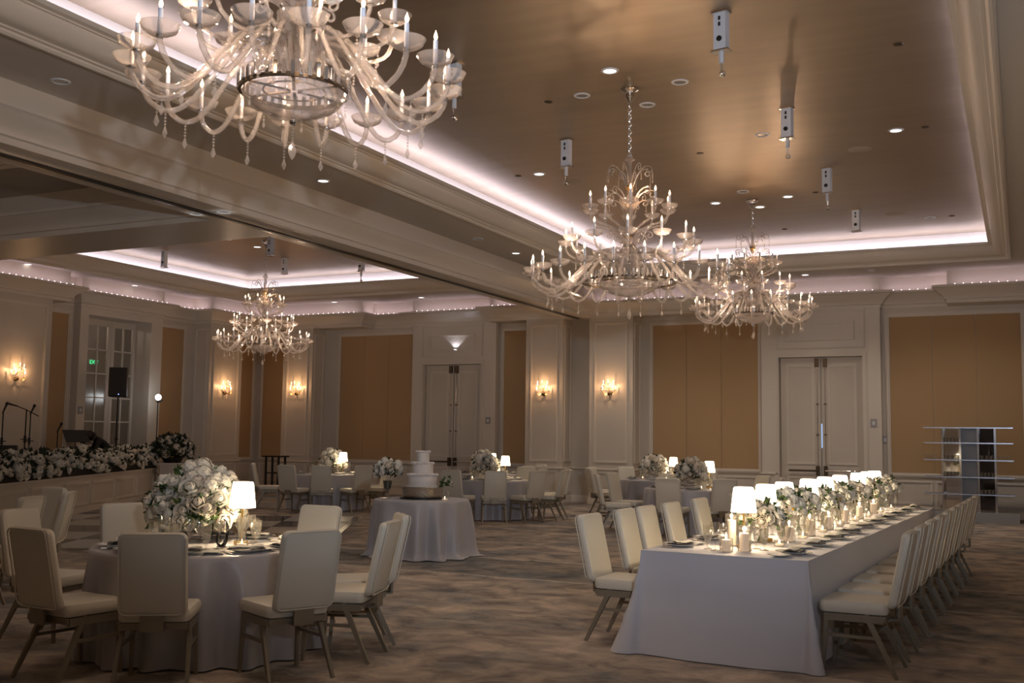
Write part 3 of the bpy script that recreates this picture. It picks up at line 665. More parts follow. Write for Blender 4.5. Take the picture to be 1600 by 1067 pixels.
pf = thing('pedestal_flowers', (-19.05, 20.15, .86), 'loose bouquet of white flowers on the white pedestal', 'flowers')
mb = MB(); mb.lathe([(.0,0),(.2,0),(.26,.12),(.24,.13),(.0,.1)], 16); mb.build('bowl', mat('dark_bowl', (.02,.018,.015), .5), pf)
bouquet(pf, rf, 34, .42, .36, .30, .10, MIX, LEAFD, .13, 190)

# ------------------------------------------------------------ dining chair
def chair_parts():
    P = {}
    mb = MB(); slab(mb, .44, .46, .085, .05, .026, lambda u, v, w: (u*(1+.04*(v>0)), v, .405+w+.012*(1-(v/.23)**2)*(w > .04)), 5); P['seat'] = mb.mesh('seat', VINYL)
    mb = MB(); slab(mb, .415, .52, .062, .045, .024, lambda u, v, w: (u*(1-.02*v), -.215-(v+.26)*.215-.022*(1-(v/.26)**2) - (.062-w), .455+v+.26), 6); P['backrest'] = mb.mesh('backrest', VINYL)
    mb = MB(); out = rrect(.395, .50, .040, 5)
    mb.tube([(u*(1-.02*v), -.285-(v+.26)*.215-.022*(1-(v/.26)**2), .455+v+.26) for u, v in out+out[:1]], .005, 5, False); P['piping'] = mb.mesh('piping', VINYL)
    mb = MB(); mb.box(-.205, .205, .165, .195, .36, .405); mb.box(-.205, .205, -.215, -.185, .365, .405); mb.box(-.215, -.185, -.2, .19, .355, .405); mb.box(.185, .215, -.2, .19, .355, .405); P['seat_frame'] = mb.mesh('seat_frame', CHFRAME, smooth=False)
    mb = MB(); mb.box(-.07, .07, -.292, -.275, .365, .465); mb.box(-.07, .07, -.29, -.18, .362, .375); P['bracket'] = mb.mesh('bracket', CHFRAME, smooth=False)
    for s, nm in ((-1, 'L'), (1, 'R')):
        mb = MB(); mb.bar((s*.198, .175, .40), (s*.208, .205, 0), .030, .034, .020, .022, (0, 1, 0)); P['front'+nm] = mb.mesh('leg', CHFRAME, smooth=False)
        mb = MB(); mb.bar((s*.20, -.085, .41), (s*.225, -.285, 0), .028, .040, .020, .024, (0, 1, 0)); P['rear'+nm] = mb.mesh('leg', CHFRAME, smooth=False)
        mb = MB(); mb.bar((s*.202, .185, .255), (s*.21, -.155, .255), .016, .022); P['str'+nm] = mb.mesh('stretcher', CHFRAME, smooth=False)
    return P
CP = chair_parts()
def chair(x, y, face, label, group, kind='dining_chair'):
    """face = direction the sitter looks, degrees from +x"""
    t = thing(kind, (x, y, 0), label, 'chair', group, radians(face-90))
    for nm, me in CP.items(): inst(me.name.split('.')[0], me, t)
    return t

# ------------------------------------------------------------ tables and cloths
FOLDW = mat('plywood_top', (.35, .24, .14), .6)
def round_table(x, y, R, label):
    t = thing('round_table', (x, y, 0), label, 'table')
    mb = MB(); mb.lathe([(.0,.715),(R-.015,.715),(R-.01,.745),(.0,.745)], 32); mb.build('tabletop', FOLDW, t)
    for k in range(4):
        a = pi/4+k*pi/2; mb = MB(); mb.tube([(cos(a)*R*.55, sin(a)*R*.55, .715), (cos(a)*R*.6, sin(a)*R*.6, 0)], .016, 8); mb.build('leg', BLACKM, t)
    return t
def round_cloth(x, y, R, label, mt, folds=14, amp=.05, seed=0, puddle=0.0, group=None):
    rnd = random.Random(seed); ph = [rnd.uniform(0, 6.28) for _ in range(4)]
    zs = [.752,.752,.752,.748,.735,.70,.62,.50,.36,.22,.10,.035,.012]; rs = [0.001,R*.5,R-.02,R-.002,R+.006,R+.010,R+.016,R+.024,R+.03,R+.036,R+.042,R+.046+puddle*.3,R+.05+puddle]
    n = 168
    def fold(t, j):
        q = max(0, (.735-zs[j])/.735)
        w = sin(folds*t+ph[0]+1.1*sin(3*t+ph[1])) + .45*sin((folds*2-5)*t+ph[2]) + .5*sin(5*t+ph[3])
        return amp*(q**.7)*(w*.62+.25) - amp*.35*q
    mb = MB(); mb.lathe(list(zip(rs, zs)), n, (0, 0, 0), fold)
    o = mb.build('tablecloth', mt, angle=75, fix=False); o.location = (x, y, .0)
    return tag(o, label, 'tablecloth', group)
# --- place setting pieces
mb = MB(); mb.lathe([(.0,.004),(.075,.004),(.085,.007),(.135,.020),(.138,.023),(.133,.023),(.086,.011),(.075,.008),(.0,.008)], 32); M_PLATE = mb.mesh('dinner_plate', PORC)
mb = MB(); mb.lathe([(.0,.003),(.045,.003),(.085,.014),(.087,.016),(.082,.016),(.045,.006),(.0,.006)], 28); M_SIDE = mb.mesh('side_plate', PORC)
mb = MB(); mb.lathe([(.0,.002),(.04,.002),(.0425,.02),(.0425,.05),(.041,.05),(.04,.018),(.0,.008)], 16); M_VOT = mb.mesh('holder', GLASS)
def folded_napkin():
    mb = MB()
    def fn(a, b): return ((a-.5)*.245, (b-.5)*.12, .0245+.005*sin(pi*b)+.003*sin(a*11)+.004*a)
    mb.grid(fn, 14, 5); mb.grid(lambda a, b: (lambda p: (p[0], p[1], .0235))(fn(a, b)), 14, 5)
    return mb
M_NAPK = folded_napkin().mesh('napkin', NAPK, fix=False, angle=70)
mb = MB(); fb_ = lambda a, b: ((a-.5)*.235+.004, (b-.5)*.085+.012, .034+.010*sin(pi*b)+.004*sin(a*9)+.006*a*a)
mb.grid(fb_, 12, 5); mb.grid(lambda a, b: (lambda p: (p[0], p[1], .033))(fb_(a, b)), 12, 5); M_NAPB = mb.mesh('napkin_fold', NAPW, fix=False, angle=70)
mb = MB(); mb.tube([(0,-.09,.004),(0,0,.005),(0,.035,.004)], [.0045,.003,.003], 6); mb.box(-.011,.011,.03,.055,.003,.006)
for k in range(4): mb.box(-.011+k*.0063,-.0085+k*.0063,.05,.095,.003,.0055)
M_FORK = mb.mesh('fork', STEEL)
mb = MB(); mb.tube([(0,-.10,.005),(0,0,.005)], [.006,.004], 6); mb.add([(-.007,0,.004),(.009,0,.004),(.010,.08,.004),(0,.12,.004),(-.007,.09,.004),(-.007,0,.006),(.009,0,.006),(.010,.08,.006),(0,.12,.006),(-.007,.09,.006)],[(4,3,2,1,0),(5,6,7,8,9),(0,1,6,5),(1,2,7,6),(2,3,8,7),(3,4,9,8),(4,0,5,9)])
M_KNIFE = mb.mesh('knife', STEEL)
def stem_glass(h, rb, hb, rim, foot):
    s = h-hb
    p = [(.001,.003),(foot*.6,.004),(foot,.002),(foot,.0045),(foot*.3,.010),(.004,.022),(.0035,s*.6),(.006,s-.006)]
    for k in range(1, 9):
        q = k/8; p.append((rb*math.sin(min(1, q*1.55)*pi/2)*(1-(1-rim/rb)*max(0, q-.45)/.55), s+hb*q))
    r0 = p[-1][0]; p.append((r0-.0015, h)); 
    for k in range(7, 0, -1):
        q = k/8; p.append((max(.002, rb*math.sin(min(1, q*1.55)*pi/2)*(1-(1-rim/rb)*max(0, q-.45)/.55)-.002), s+hb*q+.001))
    mb = MB(); mb.lathe(p, 16); return mb.mesh('wine_glass', GLASS)
M_WINE = stem_glass(.215, .042, .105, .033, .036); M_WINE2 = stem_glass(.195, .038, .095, .030, .034)
mb = MB(); mb.lathe([(.001,.003),(.034,.002),(.034,.005),(.008,.014),(.006,.028),(.014,.042),(.027,.075),(.034,.12),(.0355,.185),(.0340,.185),(.032,.12),(.025,.078),(.012,.046),(.001,.044)], 18); M_GOB = mb.mesh('glass_body', GLASS)
mb = MB(); mb.lathe([(.001,.047),(.012,.048),(.0245,.079),(.0318,.12),(.0335,.165),(.001,.163)], 18); M_H2O = mb.mesh('iced_water', WATER)
def goblet(x, y, z, label, group):
    t = thing('water_glass', (x, y, z), label, 'glass', group); inst('glass_body', M_GOB, t); inst('iced_water', M_H2O, t)
def one(name, me, x, y, z, rz, label, cat, group):
    return tag(inst(name, me, None, (x, y, z), (0, 0, rz)), label, cat, group)
TZ = .757
def setting(x, y, face, where, group, full=True, z=TZ):
    """place laid for a sitter looking in direction face (degrees); x, y = plate centre"""
    a = radians(face); f = Vector((cos(a), sin(a))); r = Vector((f.y, -f.x)); rz = a-pi/2
    def at(dr, dfw): return (x+r.x*dr+f.x*dfw, y+r.y*dr+f.y*dfw)
    one('dinner_plate', M_PLATE, x, y, z, 0, 'white plate ' + where, 'plate', group+' plates')
    n = one('napkin', M_NAPK, x, y, z, rz+rf.uniform(-.25, .25), 'dark folded napkin ' + where, 'napkin', group+' napkins')
    inst('napkin_fold', M_NAPB, n)
    goblet(*at(.10, .25), z, 'iced water glass ' + where, group+' water glasses')
    one('wine_glass', M_WINE, *at(.17, .33), z, 0, 'large wine glass ' + where, 'glass', group+' wine glasses')
    if full:
        one('wine_glass', M_WINE2, *at(.02, .35), z, 0, 'smaller wine glass ' + where, 'glass', group+' wine glasses')
        one('side_plate', M_SIDE, *at(-.235, .05), z, 0, 'bread plate ' + where, 'plate', group+' bread plates')
        one('fork', M_FORK, *at(-.155, .0), z, rz, 'steel fork ' + where, 'fork', group+' cutlery')
        one('knife', M_KNIFE, *at(.16, .0), z, rz, 'steel knife ' + where, 'knife', group+' cutlery')
# --- cordless table lamp
mb = MB(); mb.lathe([(.0,0),(.055,0),(.055,.022),(.05,.026),(.0,.028)], 24); L_BASE = mb.mesh('base', BRASS)
mb = MB(); mb.tube([(0,0,.026),(0,0,.36)], .0085, 10); L_STEM = mb.mesh('stem', BRASS)
mb = MB(); mb.lathe([(.098,.275),(.0985,.277),(.0785,.452),(.072,.466),(.060,.468),(.0,.468),(.0,.464),(.058,.464),(.070,.461),(.076,.450),(.0965,.277),(.098,.275)], 32); L_SHADE = mb.mesh('shade', SHADE)
def table_lamp(x, y, label, group, watts=5.0, z=TZ, k=1.0):
    t = thing('table_lamp', (x, y, z), label, 'lamp', group); t.scale = (k, k, k)
    inst('base', L_BASE, t); inst('stem', L_STEM, t); inst('shade', L_SHADE, t)
    point('lamp_bulb', (x, y, z+.30*k), watts, LAMPC, .03)
    return t
# --- candles
mb = MB(); mb.lathe([(.0,0),(.004,.004),(.0065,.014),(.005,.026),(.0005,.042)], 8); M_FIRE = mb.mesh('flame', FIRE)
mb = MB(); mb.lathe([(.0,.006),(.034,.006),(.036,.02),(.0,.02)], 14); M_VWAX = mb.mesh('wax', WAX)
def votive(x, y, label, group, z=TZ):
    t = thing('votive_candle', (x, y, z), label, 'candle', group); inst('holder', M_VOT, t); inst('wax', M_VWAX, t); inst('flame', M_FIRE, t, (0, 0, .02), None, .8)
def pillar_candle(x, y, h, gh, label, group, r=.034, z=TZ):
    t = thing('pillar_candle', (x, y, z), label, 'candle', group)
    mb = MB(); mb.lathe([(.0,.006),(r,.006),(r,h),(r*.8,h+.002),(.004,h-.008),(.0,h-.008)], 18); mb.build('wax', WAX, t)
    mb = MB(); mb.tube([(0,0,h-.008),(.001,0,h+.008)], .0012, 5); mb.build('wick', BLACK, t)
    inst('flame', M_FIRE, t, (0, 0, h+.004), None, 1.2)
    mb = MB(); R = r+.016; mb.lathe([(.0,.001),(R,.001),(R,gh),(R-.002,gh),(R-.002,.005),(.0,.005)], 24); mb.build('glass_cylinder', GLASS, t)
    point('candle_glow', (x, y, z+h+.03), .8, CANDLE, .012)
# ------------------------------------------------------------ left foreground round table
G1 = 'chairs around the left foreground table'
T1 = Vector((-5.53, 6.22)); R1 = .80
round_table(T1.x, T1.y, R1, 'round banquet table under satin in the left foreground')
round_cloth(T1.x, T1.y, R1, 'silver satin floor-length cloth on the left foreground round table', SATIN, 15, .09, 3)
def polar(c, a, d): return c.x+cos(radians(a))*d, c.y+sin(radians(a))*d
T1C = [(-96.5, 1.07, 84, 'front left chair, its back to the camera, at the foreground round table'), (-62, 1.09, 124, 'front middle chair with its back to the camera, foreground round table'),
       (-21, 1.14, 154, 'front right chair with its back to the camera, foreground round table'), (14, 1.09, 196, 'chair seen from the side, nearest of the pair right of the foreground table'),
       (43, 1.13, 222, 'chair behind the other of the pair right of the foreground round table'), (90, 1.09, 270, 'chair facing the camera behind the lamp at the foreground round table'),
       (156, 1.32, -26, 'chair facing the camera behind the glasses, left of the foreground table'), (190, 1.32, 9, 'chair cut by the left picture edge, at the foreground round table')]
for a, d, f, lb in T1C: chair(*polar(T1, a, d), f, 'ivory vinyl ' + lb, G1)
WH = {-98: 'before the front left chair', -62: 'before the front middle chair', -21: 'before the front right chair', 14: 'before the side-on chair on the right', 45: 'before the second chair on the right', 90: 'before the chair behind the lamp', 122: 'behind the flowers where no chair stands', 156: 'before the chair behind the glasses', 190: 'before the chair at the left picture edge', 226: 'at the left rim between two chairs'}
for a, w in WH.items(): setting(*polar(T1, a, .62), a+180, w + ', foreground round table', 'left foreground table')
table_lamp(-5.31, 6.37, 'cordless lamp with glowing white shade on the foreground round table', 'table lamps', 17)
fb = thing('rose_centrepiece', (-5.84, 6.46, TZ), 'big white rose and hydrangea centrepiece on the foreground round table', 'flowers', 'table centrepieces')
mb = MB(); mb.lathe([(.0,.004),(.07,.004),(.07,.010),(.012,.02),(.012,.05),(.06,.075),(.13,.11),(.155,.165),(.150,.165),(.125,.115),(.05,.08),(.0,.075)], 24); mb.build('glass_compote', GLASS, fb)
bouquet(fb, random.Random(5), 84, .335, .30, .25, .076, MIX+HYDS, LEAF, .075, 120)
tn = thing('table_number', (-5.31, 6.15, TZ), 'black cut-out table number six seen from behind beside the lamp', 'table number', None, radians(28))
mb = MB(); mb.tube([(.012,0,.205),(.030,0,.185),(.040,0,.15),(.042,0,.105),(.038,0,.06),(.022,0,.022),(.0,0,.010),(-.020,0,.020),(-.032,0,.045),(-.030,0,.078),(-.014,0,.10),(.008,0,.105),(.028,0,.098),(.040,0,.085)], [.006,.009,.012,.013,.013,.013,.012,.012,.012,.012,.011,.010,.010,.009], 8)
mb.build('numeral', BLACKM, tn)
mb = MB(); mb.tube([(-.014,0,.10),(-.045,0,.098),(-.058,0,.094)], [.006,.006,.003], 6); mb.build('numeral_tail', BLACKM, tn)
mb = MB(); mb.box(-.03,.03,-.02,.02,0,.008); mb.build('foot', BLACKM, tn, smooth=False)
votive(-5.99, 5.98, 'glowing votive left of the centrepiece on the foreground round table', 'votive candles')
votive(-5.22, 6.27, 'votive in a brass toned holder right of the lamp on the foreground round table', 'votive candles')
votive(-5.66, 6.12, 'votive in front of the centrepiece on the foreground round table', 'votive candles')

# ------------------------------------------------------------ long head table
def cl(y): return -1.99+.044*(y-7.7)
TA = math.atan(.044)
LY0, LY1 = 7.68, 14.95; HW = .62
seams = [7.68, 10.05, 12.45, 14.95]
for k, nm in enumerate(('near', 'middle', 'far')):
    y0, y1 = seams[k], seams[k+1]; yc = (y0+y1)/2; L = (y1-y0)/math.cos(TA)
    t = thing('banquet_table', (cl(yc), yc, 0), nm + ' folding table of the long head table, under its cloth', 'table', 'folding tables of the long table', -TA)
    mb = MB(); mb.box(-HW+.02, HW-.02, -L/2+.02, L/2-.02, .715, .742); mb.build('tabletop', FOLDW, t, smooth=False)
    for sx in (-1, 1):
        for sy in (-1, 1):
            mb = MB(); mb.tube([(sx*.45, sy*(L/2-.25), .715), (sx*.45, sy*(L/2-.2), 0)], .015, 6); mb.build('leg', BLACKM, t)
    mb = MB(); ztop = .7525-.002*k; near, far = k == 0, k == 2
    mb.grid(lambda a, b: (-HW+2*HW*a, -L/2-(.012 if k else 0)+(L+(.012 if k else 0))*b, ztop+.0012*sin(a*23)*sin(b*19)), 24, 24)
    rnd = random.Random(k)
    def drop(path, flare, seed):
        """path: list of (x, y, nx, ny, extra flare) along the rim"""
        N = len(path); nz = 14
        for_fold = [0.5*sin(seed+i*.21)+.5*sin(seed*2+i*.47) for i in range(N)]
        vs = []; 
        for i, (x, y, nx, ny, ex) in enumerate(path):
            for j in range(nz+1):
                q = j/nz; z = ztop*(1-q)+.006*q; e = .004+(flare+ex)*q**1.5 + .014*for_fold[i]*q + (.010 if abs(q-.285) < .03 or abs(q-.645) < .03 else 0)
                vs.append((x+nx*e, y+ny*e, z))
        mb.add(vs, [(i*(nz+1)+j, i*(nz+1)+j+1, (i+1)*(nz+1)+j+1, (i+1)*(nz+1)+j) for i in range(N-1) for j in range(nz)])
    path = []
    hl = L/2
    for i in range(33): q = i/32; path.append((-HW, hl-2*hl*q, -1, 0, (.20*max(0, q-.80)/.2 if near else 0)))
    if near:
        for i in range(1, 9):
            a = pi+pi/2*i/9; bump = .05*sin(pi*i/9); path.append((-HW, -hl, cos(a), sin(a), .20-.13*i/9+bump))
        for i in range(33): q = i/32; path.append((-HW+2*HW*q, -hl, 0, -1, .07+.03*sin(q*4)+.05*q))
        for i in range(1, 10):
            a = -pi/2+pi/2*i/10; bump = .10*sin(pi*i/10); path.append((HW, -hl, cos(a), sin(a), .10*(1-i/10)+bump))
        for i in range(33): q = i/32; path.append((HW, -hl+2*hl*q, 1, 0, 0))
        drop(path, .02, 1.3)
    else:
        drop(path, .02, 2.0+k); path2 = [(HW, -hl+2*hl*i/32, 1, 0, 0) for i in range(33)]
        if far:
            for i in range(1, 9): a = pi/2*i/9; path2.append((HW, hl, cos(a), sin(a), .06*sin(pi*i/9)))
            for i in range(25): path2.append((HW-2*HW*i/24, hl, 0, 1, 0))
        drop(path2, .02, 4.0+k)
    o = mb.build('tablecloth', LINEN, angle=75, fix=False); o.location = (cl(yc), yc, 0); o.rotation_euler = (0, 0, -TA)
    tag(o, {'near': 'ivory cloth pooling on the floor at the near end of the long table', 'middle': 'ivory cloth over the middle of the long table, between two seams', 'far': 'ivory cloth over the far end of the long table'}[nm], 'tablecloth', 'cloths of the long table')
ORD = ['first', 'second', 'third', 'fourth', 'fifth', 'sixth', 'seventh', 'eighth', 'ninth', 'tenth']
GR, GL = 'chairs along the right side of the long table', 'chairs along the left side of the long table'
for k, y in enumerate([7.90, 8.54, 9.17, 9.82, 10.50, 11.15, 11.80, 12.45, 13.15, 13.85]):
    chair(-1.075+.033*(y-7.9), y, 180-2, ORD[k] + ' ivory chair from the camera along the right side of the long table', GR)
for k, y in enumerate([8.13, 8.92, 9.43, 10.14, 11.05, 12.45, 13.2, 13.95]):
    chair(-2.855+.036*(y-7.9), y, -2+(1.5 if k == 1 else 0), ORD[k] + ' ivory chair from the camera along the left side of the long table', GL)
for k in range(10):
    y = 8.02+.715*k
    setting(cl(y)+.44, y, 177.5, 'at right side of long table, ' + ORD[k] + ' place from near end', 'long table')
    y = 8.10+.715*k
    setting(cl(y)-.45, y, -2.5, 'at left side of long table, ' + ORD[k] + ' place from near end', 'long table')
LY = [8.26, 8.91, 9.54, 10.49, 11.24, 12.0, 13.05, 13.68, 14.19]
for k, y in enumerate(LY):
    table_lamp(cl(y), y, ORD[k] + ' cordless lamp from the near end of the long table', 'table lamps', 14)
FY = [(8.74,-.0), (9.26,.06), (9.98,.02), (10.86,.06), (11.62,.04), (12.52,.04), (13.36,.05), (13.94,.06), (14.56,.05)]
for k, (y, dx) in enumerate(FY):
    rr = random.Random(40+k); h = (.0, .05, .06, .03, .06, .05, .05, .05, .06)[k]
    t = thing('flower_vase', (cl(y)+dx, y, TZ), 'loose vase of white and cream flowers, ' + ORD[k] + ' from the near end of the long table', 'flowers', 'flower vases of the long table')
    mb = MB(); mb.lathe([(.0,.002),(.04,.002),(.055,.03),(.058,.08),(.045,.12),(.05,.14),(.047,.14),(.042,.12),(.054,.08),(.05,.03),(.0,.008)], 18); mb.build('glass_vase', GLASS, t)
    mb = MB()
    for q in range(9):
        a = rr.uniform(0, 6.28); mb.tube([(cos(a)*.03, sin(a)*.03, .012), (-cos(a)*.02, -sin(a)*.02, .12), (-cos(a)*.09, -sin(a)*.09, .21+h)], .003, 5)
    mb.build('stems', LEAF, t)
    bouquet(t, rr, 24, .17, .12, .21+h, .056, ROSES*2+[HYDS[0], DAISY], LEAF, .05, 45)
for x, y, h, gh, lb in ((-2.02, 7.93, .085, .10, 'short pillar candle in glass nearest the front edge of the long table'), (-1.90, 8.00, .135, .19, 'medium pillar candle in a glass cylinder by the front edge of the long table'), (-2.09, 8.38, .20, .25, 'tall pillar candle in a glass cylinder beside the first lamp of the long table')):
    pillar_candle(x, y, h, gh, lb, 'pillar candles of the long table')
for k, (x, y, h) in enumerate(((.17, 9.0, .12), (.20, 9.62, .14), (.19, 10.45, .12), (.18, 11.3, .14), (.18, 12.1, .13), (.18, 13.0, .12))):
    pillar_candle(cl(y)+x, y, h, h+.05, 'pillar candle in glass right of the flowers, ' + ORD[k] + ' behind the front trio', 'pillar candles of the long table')
for k in range(8):
    y = 8.55+.8*k; votive(cl(y)+.20, y, 'small votive before the flowers, ' + ORD[k] + ' from the near end of the long table', 'votive candles')

# ------------------------------------------------------------ cake table
CT = Vector((-7.30, 12.40))
round_table(CT.x, CT.y, .62, 'small round table carrying the wedding cake')
round_cloth(CT.x, CT.y, .63, 'silver satin cloth puddling on the floor round the cake table', SATIN, 11, .10, 9, .08)
cs = thing('cake_stand', (-7.28, 12.38, TZ), 'round hammered silver cake stand on a dark tray', 'cake stand')
HAM = mat('hammered_silver', (.55, .50, .42), .28, metal=1, bump=(38, .9))
mb = MB(); mb.lathe([(.0,.0),(.30,.0),(.30,.012),(.0,.014)], 32); mb.build('tray', BLACK, cs)
mb = MB(); mb.lathe([(.235,.014),(.25,.02),(.262,.05),(.268,.11),(.285,.145),(.29,.155),(.285,.16),(.0,.16)], 40); mb.build('drum', HAM, cs)
ck = thing('wedding_cake', (-7.28, 12.38, TZ+.16), 'three-tier white iced wedding cake with scalloped rims', 'cake')
z = 0
for r, h in ((.195, .165), (.14, .155), (.085, .15)):
    mb = MB(); mb.lathe([(.0,z),(r-.004,z),(r,z+.01),(r,z+h-.012),(r-.006,z+h),(.0,z+h)], 36); t = mb.build('cake_tier', ICING, ck)
    mb = MB(); n = max(10, int(r*165))
    for k in range(n):
        a = 2*pi*k/n; mb.ball((r*1.01*cos(a), r*1.01*sin(a), z+h-.006), .021, 8, .9)
    mb.build('scalloped_rim', ICING, t)
    mb = MB()
    for k in range(n*2):
        a = 2*pi*k/(n*2); mb.ball((r*1.01*cos(a), r*1.01*sin(a), z+.006), .009, 6)
    mb.build('piped_border', ICING, t); z += h
cv = thing('goblet_bouquet', (-7.78, 12.30, TZ), 'white flower bouquet in a footed glass beside the cake', 'flowers')
mb = MB(); mb.lathe([(.0,.003),(.06,.003),(.06,.009),(.014,.02),(.012,.07),(.018,.09),(.05,.12),(.062,.19),(.066,.23),(.062,.23),(.046,.125),(.0,.10)], 20); mb.build('footed_vase', GLASS, cv)
mb = MB(); mb.lathe([(.0,.105),(.04,.12),(.056,.19),(.058,.225),(.0,.23)], 14); mb.build('greenery', LEAFD, cv)
bouquet(cv, random.Random(77), 26, .165, .15, .36, .060, MIX, LEAFD, .045, 40)
votive(-6.83, 12.20, 'lit votive at the right edge of the cake table', 'votive candles')
sv = thing('cake_server', (-7.58, 12.02, TZ), 'silver cake server lying at the left front of the cake stand', 'server', None, 1.0)
mb = MB(); mb.tube([(-.13,0,.012),(-.02,0,.014)], .006, 6); mb.build('handle', STEEL, sv)
mb = MB(); mb.add([(-.02,-.008,.012),(.13,-.03,.006),(.16,0,.006),(.13,.03,.006),(-.02,.008,.012),(-.02,-.008,.014),(.13,-.03,.008),(.16,0,.008),(.13,.03,.008),(-.02,.008,.014)],[(4,3,2,1,0),(5,6,7,8,9),(0,1,6,5),(1,2,7,6),(2,3,8,7),(3,4,9,8),(4,0,5,9)]); mb.build('blade', STEEL, sv, smooth=False)
bd = thing('bud_sprig', (-6.93, 12.45, TZ), 'small vase of dried sprigs at the right of the cake stand', 'flowers')
mb = MB(); mb.lathe([(.0,.002),(.025,.002),(.03,.04),(.018,.09),(.02,.11),(.016,.11),(.012,.09),(.0,.01)], 14); mb.build('bud_vase', GLASS, bd)
bouquet(bd, random.Random(8), 8, .06, .07, .20, .024, ROSES, LEAF, .05, 24)

# ------------------------------------------------------------ far round tables
def far_table(c, R, name, chairs, lampxy, flowerxy, seed, amp=.05, settings=8):
    round_table(c[0], c[1], R, 'round banquet table ' + name); C = Vector(c)
    round_cloth(c[0], c[1], R, 'silver satin cloth on the round table ' + name, SATIN, 13, amp, seed)
    for a, d, lb in chairs: chair(*polar(C, a, d), a+180, 'ivory chair ' + lb + ', table ' + name, 'chairs at the round table ' + name)
    table_lamp(*lampxy, 'cordless lamp with white shade on the round table ' + name, 'table lamps', 9)
    t = thing('rose_centrepiece', (*flowerxy, TZ), 'white rose centrepiece on the round table ' + name, 'flowers', 'table centrepieces')
    mb = MB(); mb.lathe([(.0,.004),(.06,.004),(.012,.02),(.012,.06),(.08,.09),(.11,.15),(.105,.15),(.07,.09),(.0,.075)], 18); mb.build('glass_compote', GLASS, t)
    bouquet(t, random.Random(seed+30), 30, .26, .24, .25, .092, MIX, LEAFD, .07, 45)
    for k in range(settings): setting(*polar(C, 360/settings*k+20, R-.20), 360/settings*k+200, 'on the round table ' + name, 'round table ' + name, False)
    for k, a in enumerate((200, 320)): votive(*polar(C, a, .32), ('left' if k == 0 else 'right') + ' votive on the round table ' + name, 'votive candles')
far_table((-13.70, 19.15), .80, 'left of the cake', [(-146,1.19,'farthest left, seen side-on'),(-86,1.17,'second from the left with its back turned'),(-58,1.17,'third from the left with its back turned'),(-24,1.17,'on the right with its back turned'),(14,1.14,'at the right rear, half hidden by flowers'),(60,1.17,'behind, facing the camera beside the lamp'),(112,1.17,'behind, facing the camera at the left')], (-13.26, 19.15), (-13.62, 19.28), 21)
far_table((-9.60, 18.90), .80, 'right of the cake', [(-90,1.17,'nearest the cake with its back turned'),(-58,1.17,'in the middle front with its back turned'),(-24,1.13,'on the front right, half turned'),(6,1.22,'on the right, side-on behind another'),(40,1.30,'farthest right, seen edge-on'),(86,1.17,'behind, facing the camera'),(122,1.17,'behind on the left, facing the camera')], (-9.30, 19.05), (-9.68, 18.95), 22)
far_table((-5.20, 18.00), .80, 'before the middle gold bay', [(-88,1.15,'front left with its back turned'),(-53,1.15,'front right with its back turned'),(14,1.17,'on the right behind the long table lamps'),(48,1.15,'at the right rear behind the first lamp'),(96,1.17,'behind, facing the camera'),(173,1.17,'on the left, turned half away'),(-155,1.27,'farthest left, seen edge-on')], (-4.93, 18.22), (-5.20, 18.05), 23)
far_table((-6.95, 21.60), .80, 'farthest back by the gold bay', [(-142,1.17,'on the left, edge-on'),(176,1.20,'farthest left, in shadow'),(136,1.17,'at the left rear'),(60,1.17,'behind on the right'),(100,1.17,'behind in the middle')], (-6.62, 21.62), (-7.05, 21.62), 24, settings=7)
far_table((-11.2, 22.0), .80, 'half hidden right of the cake', [(60,1.17,'behind on the right, facing the camera'),(120,1.17,'behind on the left, facing the camera'),(-10,1.17,'on the right, showing a dark edge'),(-30,1.3,'in front on the right')], (-11.0, 21.85), (-11.3, 22.0), 25, settings=7)
# table left of the picture: only three of its chairs show
C7 = Vector((-9.9, 6.95))
round_table(C7.x, C7.y, .74, 'round banquet table past the left edge of the picture'); round_cloth(C7.x, C7.y, .74, 'silver satin cloth of the table past the left edge', SATIN, 13, .045, 31)
for x, y, f, lb in ((-8.78, 6.98, 200, 'ivory chair at the left edge, lower of two chairs seen from behind'), (-9.72, 8.08, 262, 'ivory chair at the left edge, its top showing above the lower one'), (-9.13, 7.69, 217, 'ivory chair seen edge-on, right of two chairs at the left edge')):
    chair(x, y, f, lb, 'chairs of the table past the left edge')
# ------------------------------------------------------------ chandeliers
def spiral(r0, turns, n, cx, cz, a0, s=1):
    return [(cx + r0*(1-.72*k/n)*cos(a0+s*2*pi*turns*k/n), 0, cz + r0*(1-.72*k/n)*sin(a0+s*2*pi*turns*k/n)) for k in range(n+1)]
def catmull(P, n=6):
    P = [Vector(p) for p in P]; out = []
    for i in range(len(P)-1):
        p0, p1, p2, p3 = P[max(i-1,0)], P[i], P[i+1], P[min(i+2, len(P)-1)]
        for k in range(n):
            t = k/n; out.append(.5*((2*p1)+(p2-p0)*t+(2*p0-5*p1+4*p2-p3)*t*t+(3*p1-p0-3*p2+p3)*t*t*t))
    return out+[P[-1]]
mb = MB(); mb.lathe([(.012,0),(.055,.006),(.098,.03),(.114,.064),(.118,.068),(.112,.066),(.095,.034),(.053,.011),(.012,.006)], 20); C_CUP = mb.mesh('drip_cup', CRYSTAL)
mb = MB(); mb.lathe([(.0,-.006),(.022,-.006),(.024,.008),(.013,.016),(.0,.016)], 12); C_SOCK = mb.mesh('socket', STEEL)
mb = MB(); mb.lathe([(.0,.01),(.0145,.01),(.0145,.165),(.0,.168)], 10); C_CAN = mb.mesh('candle_tube', CANW)
mb = MB(); mb.lathe([(.0,0),(.008,.004),(.0135,.020),(.011,.036),(.004,.054),(.0005,.066)], 8); C_FL = mb.mesh('flame_bulb', FLAME)
